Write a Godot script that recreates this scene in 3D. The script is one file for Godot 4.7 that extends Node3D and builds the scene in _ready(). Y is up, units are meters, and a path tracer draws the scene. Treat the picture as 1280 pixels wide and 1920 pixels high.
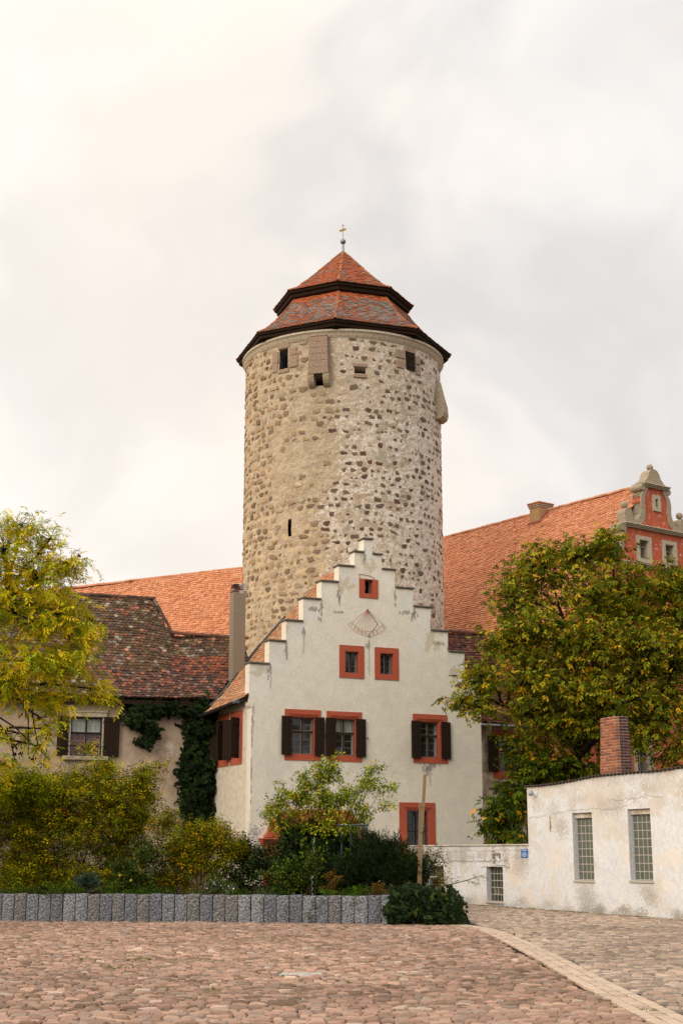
extends Node3D
# A round stone keep behind a step-gabled house, seen across a cobbled court. Units are metres, y is up.

class MB:
	var v := PackedVector3Array()
	var n := PackedVector3Array()
	var uv := PackedVector2Array()
	var c := PackedColorArray()
	var tint := Color(1, 1, 1)
	func flat_uv(p: Vector3, m: Vector3) -> Vector2:
		if absf(m.y) > absf(m.x) and absf(m.y) > absf(m.z):
			return Vector2(p.x, p.z)
		return Vector2(p.z, -p.y) if absf(m.x) > absf(m.z) else Vector2(p.x, -p.y)
	func t(p: Vector3, q: Vector3, r: Vector3) -> void:   # counter-clockwise seen from outside
		var m := (q - p).cross(r - p).normalized()
		for k in [p, r, q]:
			v.append(k); n.append(m); uv.append(flat_uv(k, m)); c.append(tint)
	func q(p: Vector3, a: Vector3, b: Vector3, d: Vector3) -> void:
		t(p, a, b); t(p, b, d)
	func ts(p: Array, m: Array, w: Array = []) -> void:   # smooth triangle, counter-clockwise
		for k in [0, 2, 1]:
			v.append(p[k]); n.append(m[k]); c.append(tint)
			uv.append(w[k] if w.size() else flat_uv(p[k], m[k]))
	func box(at: Vector3, s: Vector3, b := 0.0, turn := Basis.IDENTITY) -> void:   # chamfered box
		var h := s / 2.0
		b = minf(b, minf(h.x, minf(h.y, h.z)) * 0.8)
		var ax := [Vector3.RIGHT, Vector3.UP, Vector3.BACK]
		var put := func(x: Vector3) -> Vector3: return at + turn * x
		for i in 3:
			var j := (i + 1) % 3
			var k := (i + 2) % 3
			for g in [-1.0, 1.0]:
				var o: Vector3 = ax[i] * h[i] * g
				var e: Vector3 = ax[j] * (h[j] - b) * g
				var f: Vector3 = ax[k] * (h[k] - b)
				q(put.call(o - e - f), put.call(o + e - f), put.call(o + e + f), put.call(o - e + f))
		if b <= 0.0:
			return
		for i in 3:
			var j := (i + 1) % 3
			var k := (i + 2) % 3
			for gj in [-1.0, 1.0]:
				for gk in [-1.0, 1.0]:
					var l: Vector3 = ax[i] * (h[i] - b)
					var p1: Vector3 = ax[j] * h[j] * gj + ax[k] * (h[k] - b) * gk
					var p2: Vector3 = ax[j] * (h[j] - b) * gj + ax[k] * h[k] * gk
					_edge(put, p1, p2, l, ax[j] * gj + ax[k] * gk, turn)
		for gx in [-1.0, 1.0]:
			for gy in [-1.0, 1.0]:
				for gz in [-1.0, 1.0]:
					var g := Vector3(gx, gy, gz)
					var a1: Vector3 = put.call(Vector3(h.x, h.y - b, h.z - b) * g)
					var a2: Vector3 = put.call(Vector3(h.x - b, h.y, h.z - b) * g)
					var a3: Vector3 = put.call(Vector3(h.x - b, h.y - b, h.z) * g)
					if gx * gy * gz > 0:
						t(a1, a2, a3)
					else:
						t(a1, a3, a2)
	func _edge(put: Callable, p1: Vector3, p2: Vector3, l: Vector3, outward: Vector3, turn: Basis) -> void:
		var a: Vector3 = put.call(p1 - l)
		var b: Vector3 = put.call(p1 + l)
		var d: Vector3 = put.call(p2 + l)
		var e: Vector3 = put.call(p2 - l)
		if (b - a).cross(d - a).dot(turn * outward) > 0:
			q(a, b, d, e)
		else:
			q(a, e, d, b)
	func tube(pts: Array, rad: Array, sides := 6, capped := true) -> void:
		var rings := []
		var norms := []
		for i in pts.size():
			var d: Vector3 = (pts[mini(i + 1, pts.size() - 1)] - pts[maxi(i - 1, 0)]).normalized()
			var e := d.cross(Vector3.UP if absf(d.y) < 0.9 else Vector3.RIGHT).normalized()
			var f := d.cross(e)
			var ring := []
			var nn := []
			for k in sides:
				var o := e * cos(TAU * k / sides) + f * sin(TAU * k / sides)
				ring.append(pts[i] + o * rad[i]); nn.append(o)
			rings.append(ring); norms.append(nn)
		for i in pts.size() - 1:
			for k in sides:
				var j := (k + 1) % sides
				ts([rings[i][k], rings[i][j], rings[i + 1][j]], [norms[i][k], norms[i][j], norms[i + 1][j]])
				ts([rings[i][k], rings[i + 1][j], rings[i + 1][k]], [norms[i][k], norms[i + 1][j], norms[i + 1][k]])
		if capped:
			for k in range(1, sides - 1):
				t(rings[-1][0], rings[-1][k], rings[-1][k + 1])
				t(rings[0][0], rings[0][k + 1], rings[0][k])
	func lathe(prof: Array, segs: int, at := Vector3.ZERO, turn := 0.0, smooth := true, from := 0.0, to := TAU) -> void:   # profile of (radius, height), from low to high
		for i in prof.size() - 1:
			var p: Vector2 = prof[i]
			var r: Vector2 = prof[i + 1]
			var d := r - p
			var m := Vector2(d.y, -d.x).normalized()
			for k in segs:
				var a := from + (to - from) * k / segs + turn
				var b := from + (to - from) * (k + 1) / segs + turn
				var P := func(w: Vector2, g: float) -> Vector3: return at + Vector3(sin(g) * w.x, w.y, cos(g) * w.x)
				if smooth:
					var na := Vector3(sin(a) * m.x, m.y, cos(a) * m.x)
					var nb := Vector3(sin(b) * m.x, m.y, cos(b) * m.x)
					ts([P.call(p, a), P.call(p, b), P.call(r, b)], [na, nb, nb])
					ts([P.call(p, a), P.call(r, b), P.call(r, a)], [na, nb, na])
				else:
					q(P.call(p, a), P.call(p, b), P.call(r, b), P.call(r, a))
	func prism(poly: PackedVector2Array, z0: float, z1: float) -> void:   # an outline in x,y, counter-clockwise, between z0 (back) and z1 (front)
		var f := Geometry2D.triangulate_polygon(poly)
		for k in range(0, f.size(), 3):
			var a := poly[f[k]]; var b := poly[f[k + 1]]; var d := poly[f[k + 2]]
			if (b - a).cross(d - a) < 0:
				var w := b; b = d; d = w
			t(Vector3(a.x, a.y, z1), Vector3(b.x, b.y, z1), Vector3(d.x, d.y, z1))
			t(Vector3(a.x, a.y, z0), Vector3(d.x, d.y, z0), Vector3(b.x, b.y, z0))
		for k in poly.size():
			var a := poly[k]; var b := poly[(k + 1) % poly.size()]
			q(Vector3(a.x, a.y, z0), Vector3(b.x, b.y, z0), Vector3(b.x, b.y, z1), Vector3(a.x, a.y, z1))
	func mask(xs: Array, ys: Array, inside: Callable, z0: float, z1: float) -> void:   # a rectilinear wall with holes
		xs = xs.duplicate(); ys = ys.duplicate(); xs.sort(); ys.sort()
		var on := func(i: int, j: int) -> bool:
			if i < 0 or j < 0 or i >= xs.size() - 1 or j >= ys.size() - 1: return false
			return inside.call((xs[i] + xs[i + 1]) / 2.0, (ys[j] + ys[j + 1]) / 2.0)
		for i in xs.size() - 1:
			for j in ys.size() - 1:
				if xs[i + 1] - xs[i] < 1e-4 or ys[j + 1] - ys[j] < 1e-4 or not on.call(i, j):
					continue
				var a: float = xs[i]; var b: float = xs[i + 1]; var d: float = ys[j]; var e: float = ys[j + 1]
				q(Vector3(a, d, z1), Vector3(b, d, z1), Vector3(b, e, z1), Vector3(a, e, z1))
				q(Vector3(b, d, z0), Vector3(a, d, z0), Vector3(a, e, z0), Vector3(b, e, z0))
				if not on.call(i - 1, j): q(Vector3(a, d, z0), Vector3(a, d, z1), Vector3(a, e, z1), Vector3(a, e, z0))
				if not on.call(i + 1, j): q(Vector3(b, d, z1), Vector3(b, d, z0), Vector3(b, e, z0), Vector3(b, e, z1))
				if not on.call(i, j - 1): q(Vector3(a, d, z0), Vector3(b, d, z0), Vector3(b, d, z1), Vector3(a, d, z1))
				if not on.call(i, j + 1): q(Vector3(a, e, z1), Vector3(b, e, z1), Vector3(b, e, z0), Vector3(a, e, z0))
	func mesh() -> ArrayMesh:
		var a := []
		a.resize(Mesh.ARRAY_MAX)
		a[Mesh.ARRAY_VERTEX] = v; a[Mesh.ARRAY_NORMAL] = n; a[Mesh.ARRAY_TEX_UV] = uv; a[Mesh.ARRAY_COLOR] = c
		var m := ArrayMesh.new()
		m.add_surface_from_arrays(Mesh.PRIMITIVE_TRIANGLES, a)
		return m

var rng := RandomNumberGenerator.new()
var M := {}          # materials by name
var noises := {}

func R(a: float, b: float) -> float:
	return rng.randf_range(a, b)

func hexl(h: String) -> Color:   # an sRGB colour as a linear value for vertex and copy colours
	return Color.html(h).srgb_to_linear()

func fnl(seed_: int, freq: float, oct := 3) -> FastNoiseLite:
	var key := "%d_%f_%d" % [seed_, freq, oct]
	if not noises.has(key):
		var f := FastNoiseLite.new()
		f.seed = seed_; f.frequency = freq; f.noise_type = FastNoiseLite.TYPE_SIMPLEX_SMOOTH
		f.fractal_octaves = oct
		noises[key] = f
	return noises[key]

func ntex(seed_: int, freq: float, stops: Array, oct := 5, cells := false, side := 512) -> NoiseTexture2D:
	var t := NoiseTexture2D.new()
	t.width = side; t.height = side; t.seamless = true; t.seamless_blend_skirt = 0.2
	var f := FastNoiseLite.new()
	f.seed = seed_; f.frequency = freq; f.fractal_octaves = oct
	f.noise_type = FastNoiseLite.TYPE_CELLULAR if cells else FastNoiseLite.TYPE_SIMPLEX_SMOOTH
	t.noise = f
	if stops.size():
		var g := Gradient.new()
		var offs := PackedFloat32Array(); var cols := PackedColorArray()
		for s in stops:
			offs.append(s[0]); cols.append(Color.html(s[1]))
		g.offsets = offs; g.colors = cols
		t.color_ramp = g
	return t

func smat(name_: String, col: String, rough := 0.9, tex: Texture2D = null, scale_ := 1.0, bump: Texture2D = null, bump_cm := 0.0, local := false) -> StandardMaterial3D:
	var m := StandardMaterial3D.new()
	m.resource_name = name_
	m.albedo_color = Color.html(col); m.roughness = rough; m.metallic_specular = 0.3
	m.albedo_texture = tex
	if tex or bump:
		m.uv1_triplanar = true; m.uv1_world_triplanar = not local
		m.uv1_scale = Vector3.ONE * scale_; m.uv1_triplanar_sharpness = 4.0
	if bump:
		m.heightmap_enabled = true; m.heightmap_texture = bump; m.heightmap_scale = bump_cm
	M[name_] = m
	return m

func tinted(name_: String, rough := 0.85, tex: Texture2D = null, scale_ := 1.0) -> StandardMaterial3D:   # takes its colour from the copies
	var m := smat(name_, "ffffff", rough, tex, scale_)
	m.vertex_color_use_as_albedo = true
	return m

func leafmat(name_: String, back: String, rough := 0.7) -> StandardMaterial3D:
	var m := tinted(name_, rough)
	m.backlight_enabled = true; m.backlight = Color.html(back); m.cull_mode = BaseMaterial3D.CULL_DISABLED
	m.metallic_specular = 0.15
	return m

func thing(called: String, label: String, category: String, at := Vector3.ZERO, turn := 0.0, group := "") -> Node3D:
	var o := Node3D.new()
	o.name = called; o.position = at; o.rotation.y = turn
	add_child(o, true)
	return tag(o, label, category, group)

func tag(o: Node3D, label: String, category: String, group := "") -> Node3D:
	o.set_meta("label", label); o.set_meta("category", category)
	if group: o.set_meta("group", group)
	return o

func part(parent: Node, called: String, m, mat_: Material, at := Transform3D.IDENTITY) -> MeshInstance3D:
	var o := MeshInstance3D.new()
	o.name = called
	o.mesh = m.mesh() if m is MB else m
	o.material_override = mat_
	o.transform = at
	parent.add_child(o, true)
	return o

func struct(called: String, m, mat_: Material, label := "") -> MeshInstance3D:
	var o := part(self, called, m, mat_)
	o.set_meta("kind", "structure")
	if label: o.set_meta("label", label)
	return o

func many(parent: Node, called: String, mesh_: Mesh, mat_: Material, xf: Array, cols: Array) -> MultiMeshInstance3D:
	var mm := MultiMesh.new()
	mm.transform_format = MultiMesh.TRANSFORM_3D; mm.use_colors = true; mm.mesh = mesh_
	mm.instance_count = xf.size()
	for i in xf.size():
		mm.set_instance_transform(i, xf[i]); mm.set_instance_color(i, cols[i])
	var o := MultiMeshInstance3D.new()
	o.name = called; o.multimesh = mm; o.material_override = mat_
	o.set_meta("kind", "stuff")
	parent.add_child(o, true)
	return o

func pick(pal: Array, jit := 0.12) -> Color:   # palette of [hex, weight]
	var s := 0.0
	for p in pal: s += p[1]
	var r := rng.randf() * s
	for p in pal:
		r -= p[1]
		if r <= 0.0:
			var c := hexl(p[0])
			var k := 1.0 + R(-jit, jit) * 1.5
			return Color(c.r * k * (1.0 + R(-jit, jit) * 0.4), c.g * k, c.b * k)
	return hexl(pal[0][0])

func mats_of(name_: String, pal: Array, rough: float, tex: Texture2D, scale_: float, bump: Texture2D = null, cm := 0.0) -> Array:   # one material per palette colour, for pieces that are nodes of their own
	var out := []
	for i in pal.size():
		out.append(smat(name_ + str(i), pal[i], rough, tex, scale_, bump, cm))
	return out

# ---------- textures painted with matter: stains, flakes, cracks ----------
func blank(w: int, h: int, base: String, grain: Array, seed_: int) -> Image:   # grain: [frequency, amount, ...]
	var im := Image.create(w, h, false, Image.FORMAT_RGB8)
	var b := Color.html(base)
	for y in h:
		for x in w:
			var k := 1.0
			for g in grain.size():
				k += fnl(seed_ + g, grain[g][0], 3).get_noise_2d(x, y) * grain[g][1]
			k += (rng.randf() - 0.5) * 0.05
			im.set_pixel(x, y, Color(b.r * k, b.g * k, b.b * k))
	return im

func stain(im: Image, cx: float, cy: float, rx: float, ry: float, col: String, amount: float, seed_: int, freq := 0.03, stretch := 1.0) -> void:   # pixels; ragged outline from noise
	var f := fnl(seed_, freq, 4)
	var c := Color.html(col)
	for y in range(maxi(0, int(cy - ry)), mini(im.get_height(), int(cy + ry))):
		for x in range(maxi(0, int(cx - rx)), mini(im.get_width(), int(cx + rx))):
			var d := Vector2((x - cx) / rx, (y - cy) / ry).length()
			var m := smoothstep(0.32, 0.5, (1.0 - d) * 0.75 + f.get_noise_2d(x, y * stretch) * 0.62)
			if m > 0.0:
				im.set_pixel(x, y, im.get_pixel(x, y).lerp(c, m * amount * (0.75 + 0.25 * rng.randf())))

func crack(im: Image, pts: Array, col: String, wide := 1) -> void:
	var c := Color.html(col)
	for i in pts.size() - 1:
		var a: Vector2 = pts[i]; var b: Vector2 = pts[i + 1]
		var steps := int(a.distance_to(b)) + 1
		for s in steps:
			var p := a.lerp(b, float(s) / steps) + Vector2(0, fnl(77, 0.08).get_noise_2d(a.x + s, b.y) * 4.0)
			for k in wide:
				var q := Vector2i(int(p.x), int(p.y) + k)
				if q.x >= 0 and q.y >= 0 and q.x < im.get_width() and q.y < im.get_height() and rng.randf() < 0.85:
					im.set_pixelv(q, im.get_pixelv(q).lerp(c, 0.75))

func imgmat(name_: String, im: Image, w: float, h: float, x0: float, y0: float, rough: float, bump: Texture2D, bscale: float, cm: float) -> StandardMaterial3D:
	# lies on a wall whose uv is in metres: x from x0 over w, height from y0 over h
	var m := StandardMaterial3D.new()
	m.resource_name = name_
	m.albedo_texture = ImageTexture.create_from_image(im)
	m.roughness = rough; m.metallic_specular = 0.25
	m.uv1_scale = Vector3(1.0 / w, 1.0 / h, 1); m.uv1_offset = Vector3(-x0 / w, 1.0 + y0 / h, 0)
	M[name_] = m
	return m

# ---------- tiles ----------
var tile_mesh: ArrayMesh
func make_tile() -> ArrayMesh:   # a plain roof tile with a rounded lower end, lower end lifted
	var m := MB.new()
	var w := 0.083
	var rim := []
	for k in 6:
		var a := PI + PI * k / 5.0
		rim.append(Vector3(cos(a) * w, 0.055 + sin(a) * 0.055, 0.05))
	var top := [Vector3(w, 0.24, 0.006), Vector3(-w, 0.24, 0.006)]
	for k in 4:
		m.t(rim[0], rim[k + 1], rim[k + 2])
	m.q(rim[5], top[0], top[1], rim[0])
	for k in 5:
		var d := Vector3(0, 0, -0.028)
		m.q(rim[k] + d, rim[k + 1] + d, rim[k + 1], rim[k])
	for s in [[rim[5], top[0]], [top[1], rim[0]]]:
		var d := Vector3(0, 0, -0.02)
		m.q(s[0] + d, s[1] + d, s[1], s[0])
	return m.mesh()

func tiles(parent: Node, f: Callable, a0: float, a1: float, b1: float, keep: Callable, pal: Callable, seed_: int, own := 0, own_keep = null, own_mats := [], w := 0.172, g := 0.148, rough_lay := 1.0, stuff := "tile") -> void:
	rng.seed = seed_
	var xf := []; var cols := []; var count := 0
	for r in int(b1 / g):
		var b := r * g
		var k := 0
		var a := a0 + (w / 2 if r % 2 else 0.0) + R(-0.01, 0.01)
		while a < a1:
			if keep.call(a, b):
				var p: Vector3 = f.call(a, b)
				var du: Vector3 = (f.call(a + 0.05, b) - f.call(a - 0.05, b)).normalized()
				var dv: Vector3 = (f.call(a, b + 0.08) - p).normalized()
				var nn := du.cross(dv).normalized()
				dv = nn.cross(du)
				var bs := Basis(du, dv, nn) * Basis(Vector3(0, 0, 1), R(-0.04, 0.04) * rough_lay) * Basis(Vector3(1, 0, 0), R(-0.03, 0.03) * rough_lay)
				bs = bs.scaled_local(Vector3(R(0.95, 1.02), 1, R(0.8, 1.25)))
				var t := Transform3D(bs, p + nn * R(0.0, 0.008) * rough_lay + dv * R(-0.012, 0.012) * rough_lay)
				if count < own and own_keep.call(a, b):
					count += 1
					part(parent, "tile", tile_mesh, own_mats[rng.randi() % own_mats.size()], t)
				else:
					xf.append(t); cols.append(pal.call(a, b))
			a += w + R(-0.003, 0.003) * rough_lay
	many(parent, "tiles", tile_mesh, M[stuff], xf, cols)

func underlay(parent: Node, called: String, f: Callable, a0: float, a1: float, b1: float, keep: Callable, mat_: Material, step := 0.5) -> MeshInstance3D:   # the boarding under the tiles
	var m := MB.new()
	var na := int(ceil((a1 - a0) / step)); var nb := int(ceil(b1 / step))
	for i in na:
		for j in nb:
			var x0 := a0 + (a1 - a0) * i / na; var x1 := a0 + (a1 - a0) * (i + 1) / na
			var y0 := b1 * j / nb; var y1 := b1 * (j + 1) / nb
			if keep.call((x0 + x1) / 2, (y0 + y1) / 2):
				m.q(f.call(x0, y0), f.call(x1, y0), f.call(x1, y1), f.call(x0, y1))
	return part(parent, called, m, mat_)

func ridge_row(parent: Node, called: String, p0: Vector3, p1: Vector3, rad: float, len_: float, mats: Array, lift := 0.0) -> void:   # a row of half-round cap tiles
	var m := MB.new()
	for k in 6:
		var a := -0.15 + (PI + 0.3) * k / 6.0
		var b := -0.15 + (PI + 0.3) * (k + 1) / 6.0
		var P := func(g: float, z: float, r: float) -> Vector3: return Vector3(cos(g) * r, sin(g) * r, z)
		m.q(P.call(a, 1.12, rad * 0.86), P.call(a, 0.0, rad), P.call(b, 0.0, rad), P.call(b, 1.12, rad * 0.86))
		m.q(P.call(a, 0.0, rad), P.call(a, 0.0, rad * 0.84), P.call(b, 0.0, rad * 0.84), P.call(b, 0.0, rad))
	var me := m.mesh()
	var d := p1 - p0
	var n := maxi(1, int(d.length() / len_))
	var z := d.normalized()
	var x := Vector3.UP.cross(z).normalized()
	var y := z.cross(x)
	for k in n:
		var b := Basis(x, y, z * (d.length() / n)).rotated(y, R(-0.02, 0.02))
		part(parent, called, me, mats[rng.randi() % mats.size()], Transform3D(b, p0 + d * k / n + y * (lift + R(-0.01, 0.01))))

# ---------- materials ----------
func make_materials() -> void:
	var grain := ntex(3, 0.04, [[0.0, "c9c9c9"], [0.5, "eeeeee"], [1.0, "ffffff"]])
	var rough_bump := ntex(4, 0.05, [])
	var fine_bump := ntex(5, 0.15, [])
	var speck := ntex(6, 0.35, [[0.0, "6f6f6f"], [0.4, "b8b8b8"], [0.62, "dcdcdc"], [1.0, "ffffff"]], 3)
	var wood_tex := ntex(8, 0.05, [[0.0, "8a8a8a"], [0.5, "cfcfcf"], [1.0, "ffffff"]], 5)
	var patchy := ntex(9, 0.012, [[0.0, "9a948c"], [0.45, "d9d4cc"], [1.0, "ffffff"]], 6)
	M["grain"] = grain
	tinted("tile", 0.88, ntex(11, 0.09, [[0.0, "6e6866"], [0.45, "d0ccc8"], [1.0, "ffffff"]], 4), 1.6)
	tinted("clean_tile", 0.88, ntex(29, 0.09, [[0.0, "b0aca8"], [0.5, "f2f0ee"], [1.0, "ffffff"]], 4), 1.6)
	tinted("stone", 0.92, ntex(12, 0.11, [[0.0, "9d958e"], [0.45, "dfd9d3"], [1.0, "ffffff"]], 5), 1.1)
	tinted("cobble", 0.85, ntex(13, 0.16, [[0.0, "8a827c"], [0.5, "dfdad6"], [1.0, "ffffff"]], 4), 2.2)
	smat("plaster", "d8cbb4", 0.93, patchy, 0.4, fine_bump, 1.0)
	smat("side_plaster", "d9d0c0", 0.93, ntex(26, 0.02, [[0.0, "dcd7d0"], [0.5, "f2efeb"], [1.0, "ffffff"]], 6), 0.35)
	smat("white_plaster", "dcd5c9", 0.93, patchy, 0.3, rough_bump, 1.5)
	smat("reveal_white", "cfd0d2", 0.9, grain, 0.6)
	smat("red_stone", "d8c8bc", 0.88, ntex(14, 0.06, [[0.0, "b5604c"], [0.45, "ca6c54"], [0.8, "d27860"], [0.86, "f4e6dc"], [1.0, "ffffff"]], 6), 0.8, fine_bump, 0.5)
	smat("red_plaster", "f2f2f2", 0.93, ntex(15, 0.02, [[0.0, "b8583e"], [0.5, "c6674a"], [0.74, "c96e52"], [0.79, "dccabc"], [1.0, "e8ddd2"]], 6), 0.45, rough_bump, 1.0)
	smat("sandstone", "bfb29c", 0.92, ntex(16, 0.03, [[0.0, "96908a"], [0.4, "d2ccc4"], [1.0, "ffffff"]], 6), 0.7, rough_bump, 1.2)
	smat("pale_sandstone", "cdc3b0", 0.92, ntex(17, 0.03, [[0.0, "aca69e"], [0.4, "e0dad1"], [1.0, "ffffff"]], 6), 0.5, rough_bump, 0.8)
	smat("pink_sandstone", "bba796", 0.92, ntex(18, 0.04, [[0.0, "8b8078"], [0.5, "dcd3cb"], [1.0, "ffffff"]], 6), 0.7, rough_bump, 1.0)
	smat("coping", "8d8579", 0.95, ntex(19, 0.06, [[0.0, "6d6a66"], [0.5, "c8c4be"], [1.0, "ffffff"]], 5), 1.2, rough_bump, 1.0)
	smat("dark_wood", "cda678", 0.85, ntex(33, 0.07, [[0.0, "2c2826"], [0.6, "353030"], [0.8, "3c3634"], [0.84, "a8998c"], [1.0, "d8ccc0"]], 5), 1.3, fine_bump, 0.5)
	smat("eave_wood", "38281c", 0.9, wood_tex, 0.9, fine_bump, 0.6)
	smat("window_wood", "4a372c", 0.75, wood_tex, 2.0)
	smat("glazing_bar", "98928a", 0.7, grain, 2.0)
	smat("dark_frame", "221c19", 0.6)
	smat("iron", "25272c", 0.55); M["iron"].metallic = 0.6
	smat("grille_iron", "4c565e", 0.5); M["grille_iron"].metallic = 0.6
	smat("zinc", "8d979c", 0.45, grain, 1.0); M["zinc"].metallic = 0.8
	smat("galvanised", "9aa0a3", 0.5); M["galvanised"].metallic = 0.7
	smat("pale_reflection", "c9d0bf", 0.95, grain, 2.0)  # pale sheet behind upper panes, a bright reflection put into its colour
	smat("red_curtain", "7d2a24", 0.95, grain, 2.0)
	smat("board_under", "3a241a", 0.95, grain, 1.0)
	smat("lead", "55585a", 0.6, grain, 1.0)
	smat("soil", "2b2119", 1.0, grain, 1.0, rough_bump, 3.0)
	smat("joint", "332b23", 1.0, grain, 1.5, rough_bump, 1.0)
	smat("earth", "4a4033", 1.0, patchy, 0.2)
	smat("bark", "4b4038", 0.95, ntex(20, 0.05, [[0.0, "5a5550"], [0.5, "bdb6ae"], [1.0, "ffffff"]], 5), 2.0, rough_bump, 2.0)
	smat("twig", "4d3a28", 0.9)
	smat("pale_timber", "a98d6c", 0.85, wood_tex, 2.0, fine_bump, 0.4)
	smat("fibre_cement", "5d544c", 0.92, ntex(21, 0.05, [[0.0, "5a5652"], [0.5, "c4beb8"], [1.0, "ffffff"]], 5), 1.2)
	smat("manhole", "b9b1a7", 0.8, grain, 2.0)
	smat("mortar_pale", "bdb6ab", 0.95, grain, 2.0)
	smat("blue_paint", "2a62ad", 0.4)
	smat("white_paint", "dfe3ea", 0.5)
	smat("yellow_brass", "b08c3a", 0.4); M["yellow_brass"].metallic = 0.8
	smat("sundial_paint", "b37865", 0.9)
	smat("fruit", "a8902e", 0.5)
	for v in [["pane", 0.02]]:
		var m := StandardMaterial3D.new()
		m.resource_name = v[0]
		m.transparency = BaseMaterial3D.TRANSPARENCY_ALPHA
		m.albedo_color = Color(0.75, 0.82, 0.84, v[1]); m.roughness = 0.05; m.metallic_specular = 0.5
		M[v[0]] = m
	var gb := StandardMaterial3D.new()
	gb.resource_name = "glass_block"
	gb.albedo_color = Color("8c9688"); gb.roughness = 0.08; gb.metallic_specular = 0.8
	gb.refraction_enabled = true; gb.refraction_scale = 0.05; gb.albedo_color.a = 0.4
	M["glass_block"] = gb
	leafmat("leaf", "7d8c12")
	leafmat("yellow_leaf", "a8a010")
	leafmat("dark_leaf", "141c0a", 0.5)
	leafmat("white_flower", "303030", 0.7)
	M["tile_orange"] = mats_of("orange_tile", ["c98a66", "d0926c", "bd7e5a", "c88e70"], 0.88, grain, 2.0)
	M["tile_brown"] = mats_of("brown_tile", ["5a4238", "654a3f", "745245", "865745", "4f3e36", "7a6d62", "95604e", "5c463c"], 0.9, grain, 2.0)
	M["tile_tower"] = mats_of("tower_tile", ["9c5f47", "a8643f", "86594a", "b06c48"], 0.9, grain, 2.0)
	M["rubble_tan"] = mats_of("tan_rubble", ["b09c84", "b9a58a", "a48f76", "c2af95", "aa9884", "9a8872"], 0.93, ntex(22, 0.11, [[0.0, "9d958e"], [0.45, "dfd9d3"], [1.0, "ffffff"]], 5), 1.1, rough_bump, 2.0)
	M["rubble"] = mats_of("rubble", ["7d6c5e", "8a7868", "706054", "8f7d6a", "7a5e50", "7e7268"], 0.93, ntex(22, 0.11, [[0.0, "9d958e"], [0.45, "dfd9d3"], [1.0, "ffffff"]], 5), 1.1, rough_bump, 2.0)
	M["granite"] = mats_of("granite", ["aaadb2", "b5b7bb", "9b9da3", "bfc0c2", "a5a29f"], 0.85, ntex(28, 0.035, [[0.0, "5c5c60"], [0.4, "9a9b9e"], [0.6, "c0c1c4"], [0.85, "f4f4f4"], [1.0, "ffffff"]], 6), 0.9, ntex(23, 0.05, []), 2.5)
	M["cobble_red"] = mats_of("red_cobble", ["ac8f7f", "b79987", "9b8272", "c2a591", "a69386"], 0.8, ntex(24, 0.16, [[0.0, "9a928c"], [0.5, "dfdad6"], [1.0, "ffffff"]], 4), 2.2)
	M["sett"] = mats_of("sett", ["c6b5a4", "cebdab", "bbaa9b", "cbb9a9"], 0.85, ntex(25, 0.1, [[0.0, "a89f96"], [0.5, "e6e0d8"], [1.0, "ffffff"]], 4), 2.0)
	M["brick"] = mats_of("brick", ["b0704f", "a8674c", "b87855", "9c5f48", "bd8260", "925a48"], 0.9, grain, 3.0, fine_bump, 0.6)
	M["brick_dark"] = mats_of("dark_brick", ["644040", "5c3a3a", "6c4642", "573839", "75493f"], 0.9, grain, 3.0, fine_bump, 0.6)

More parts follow.
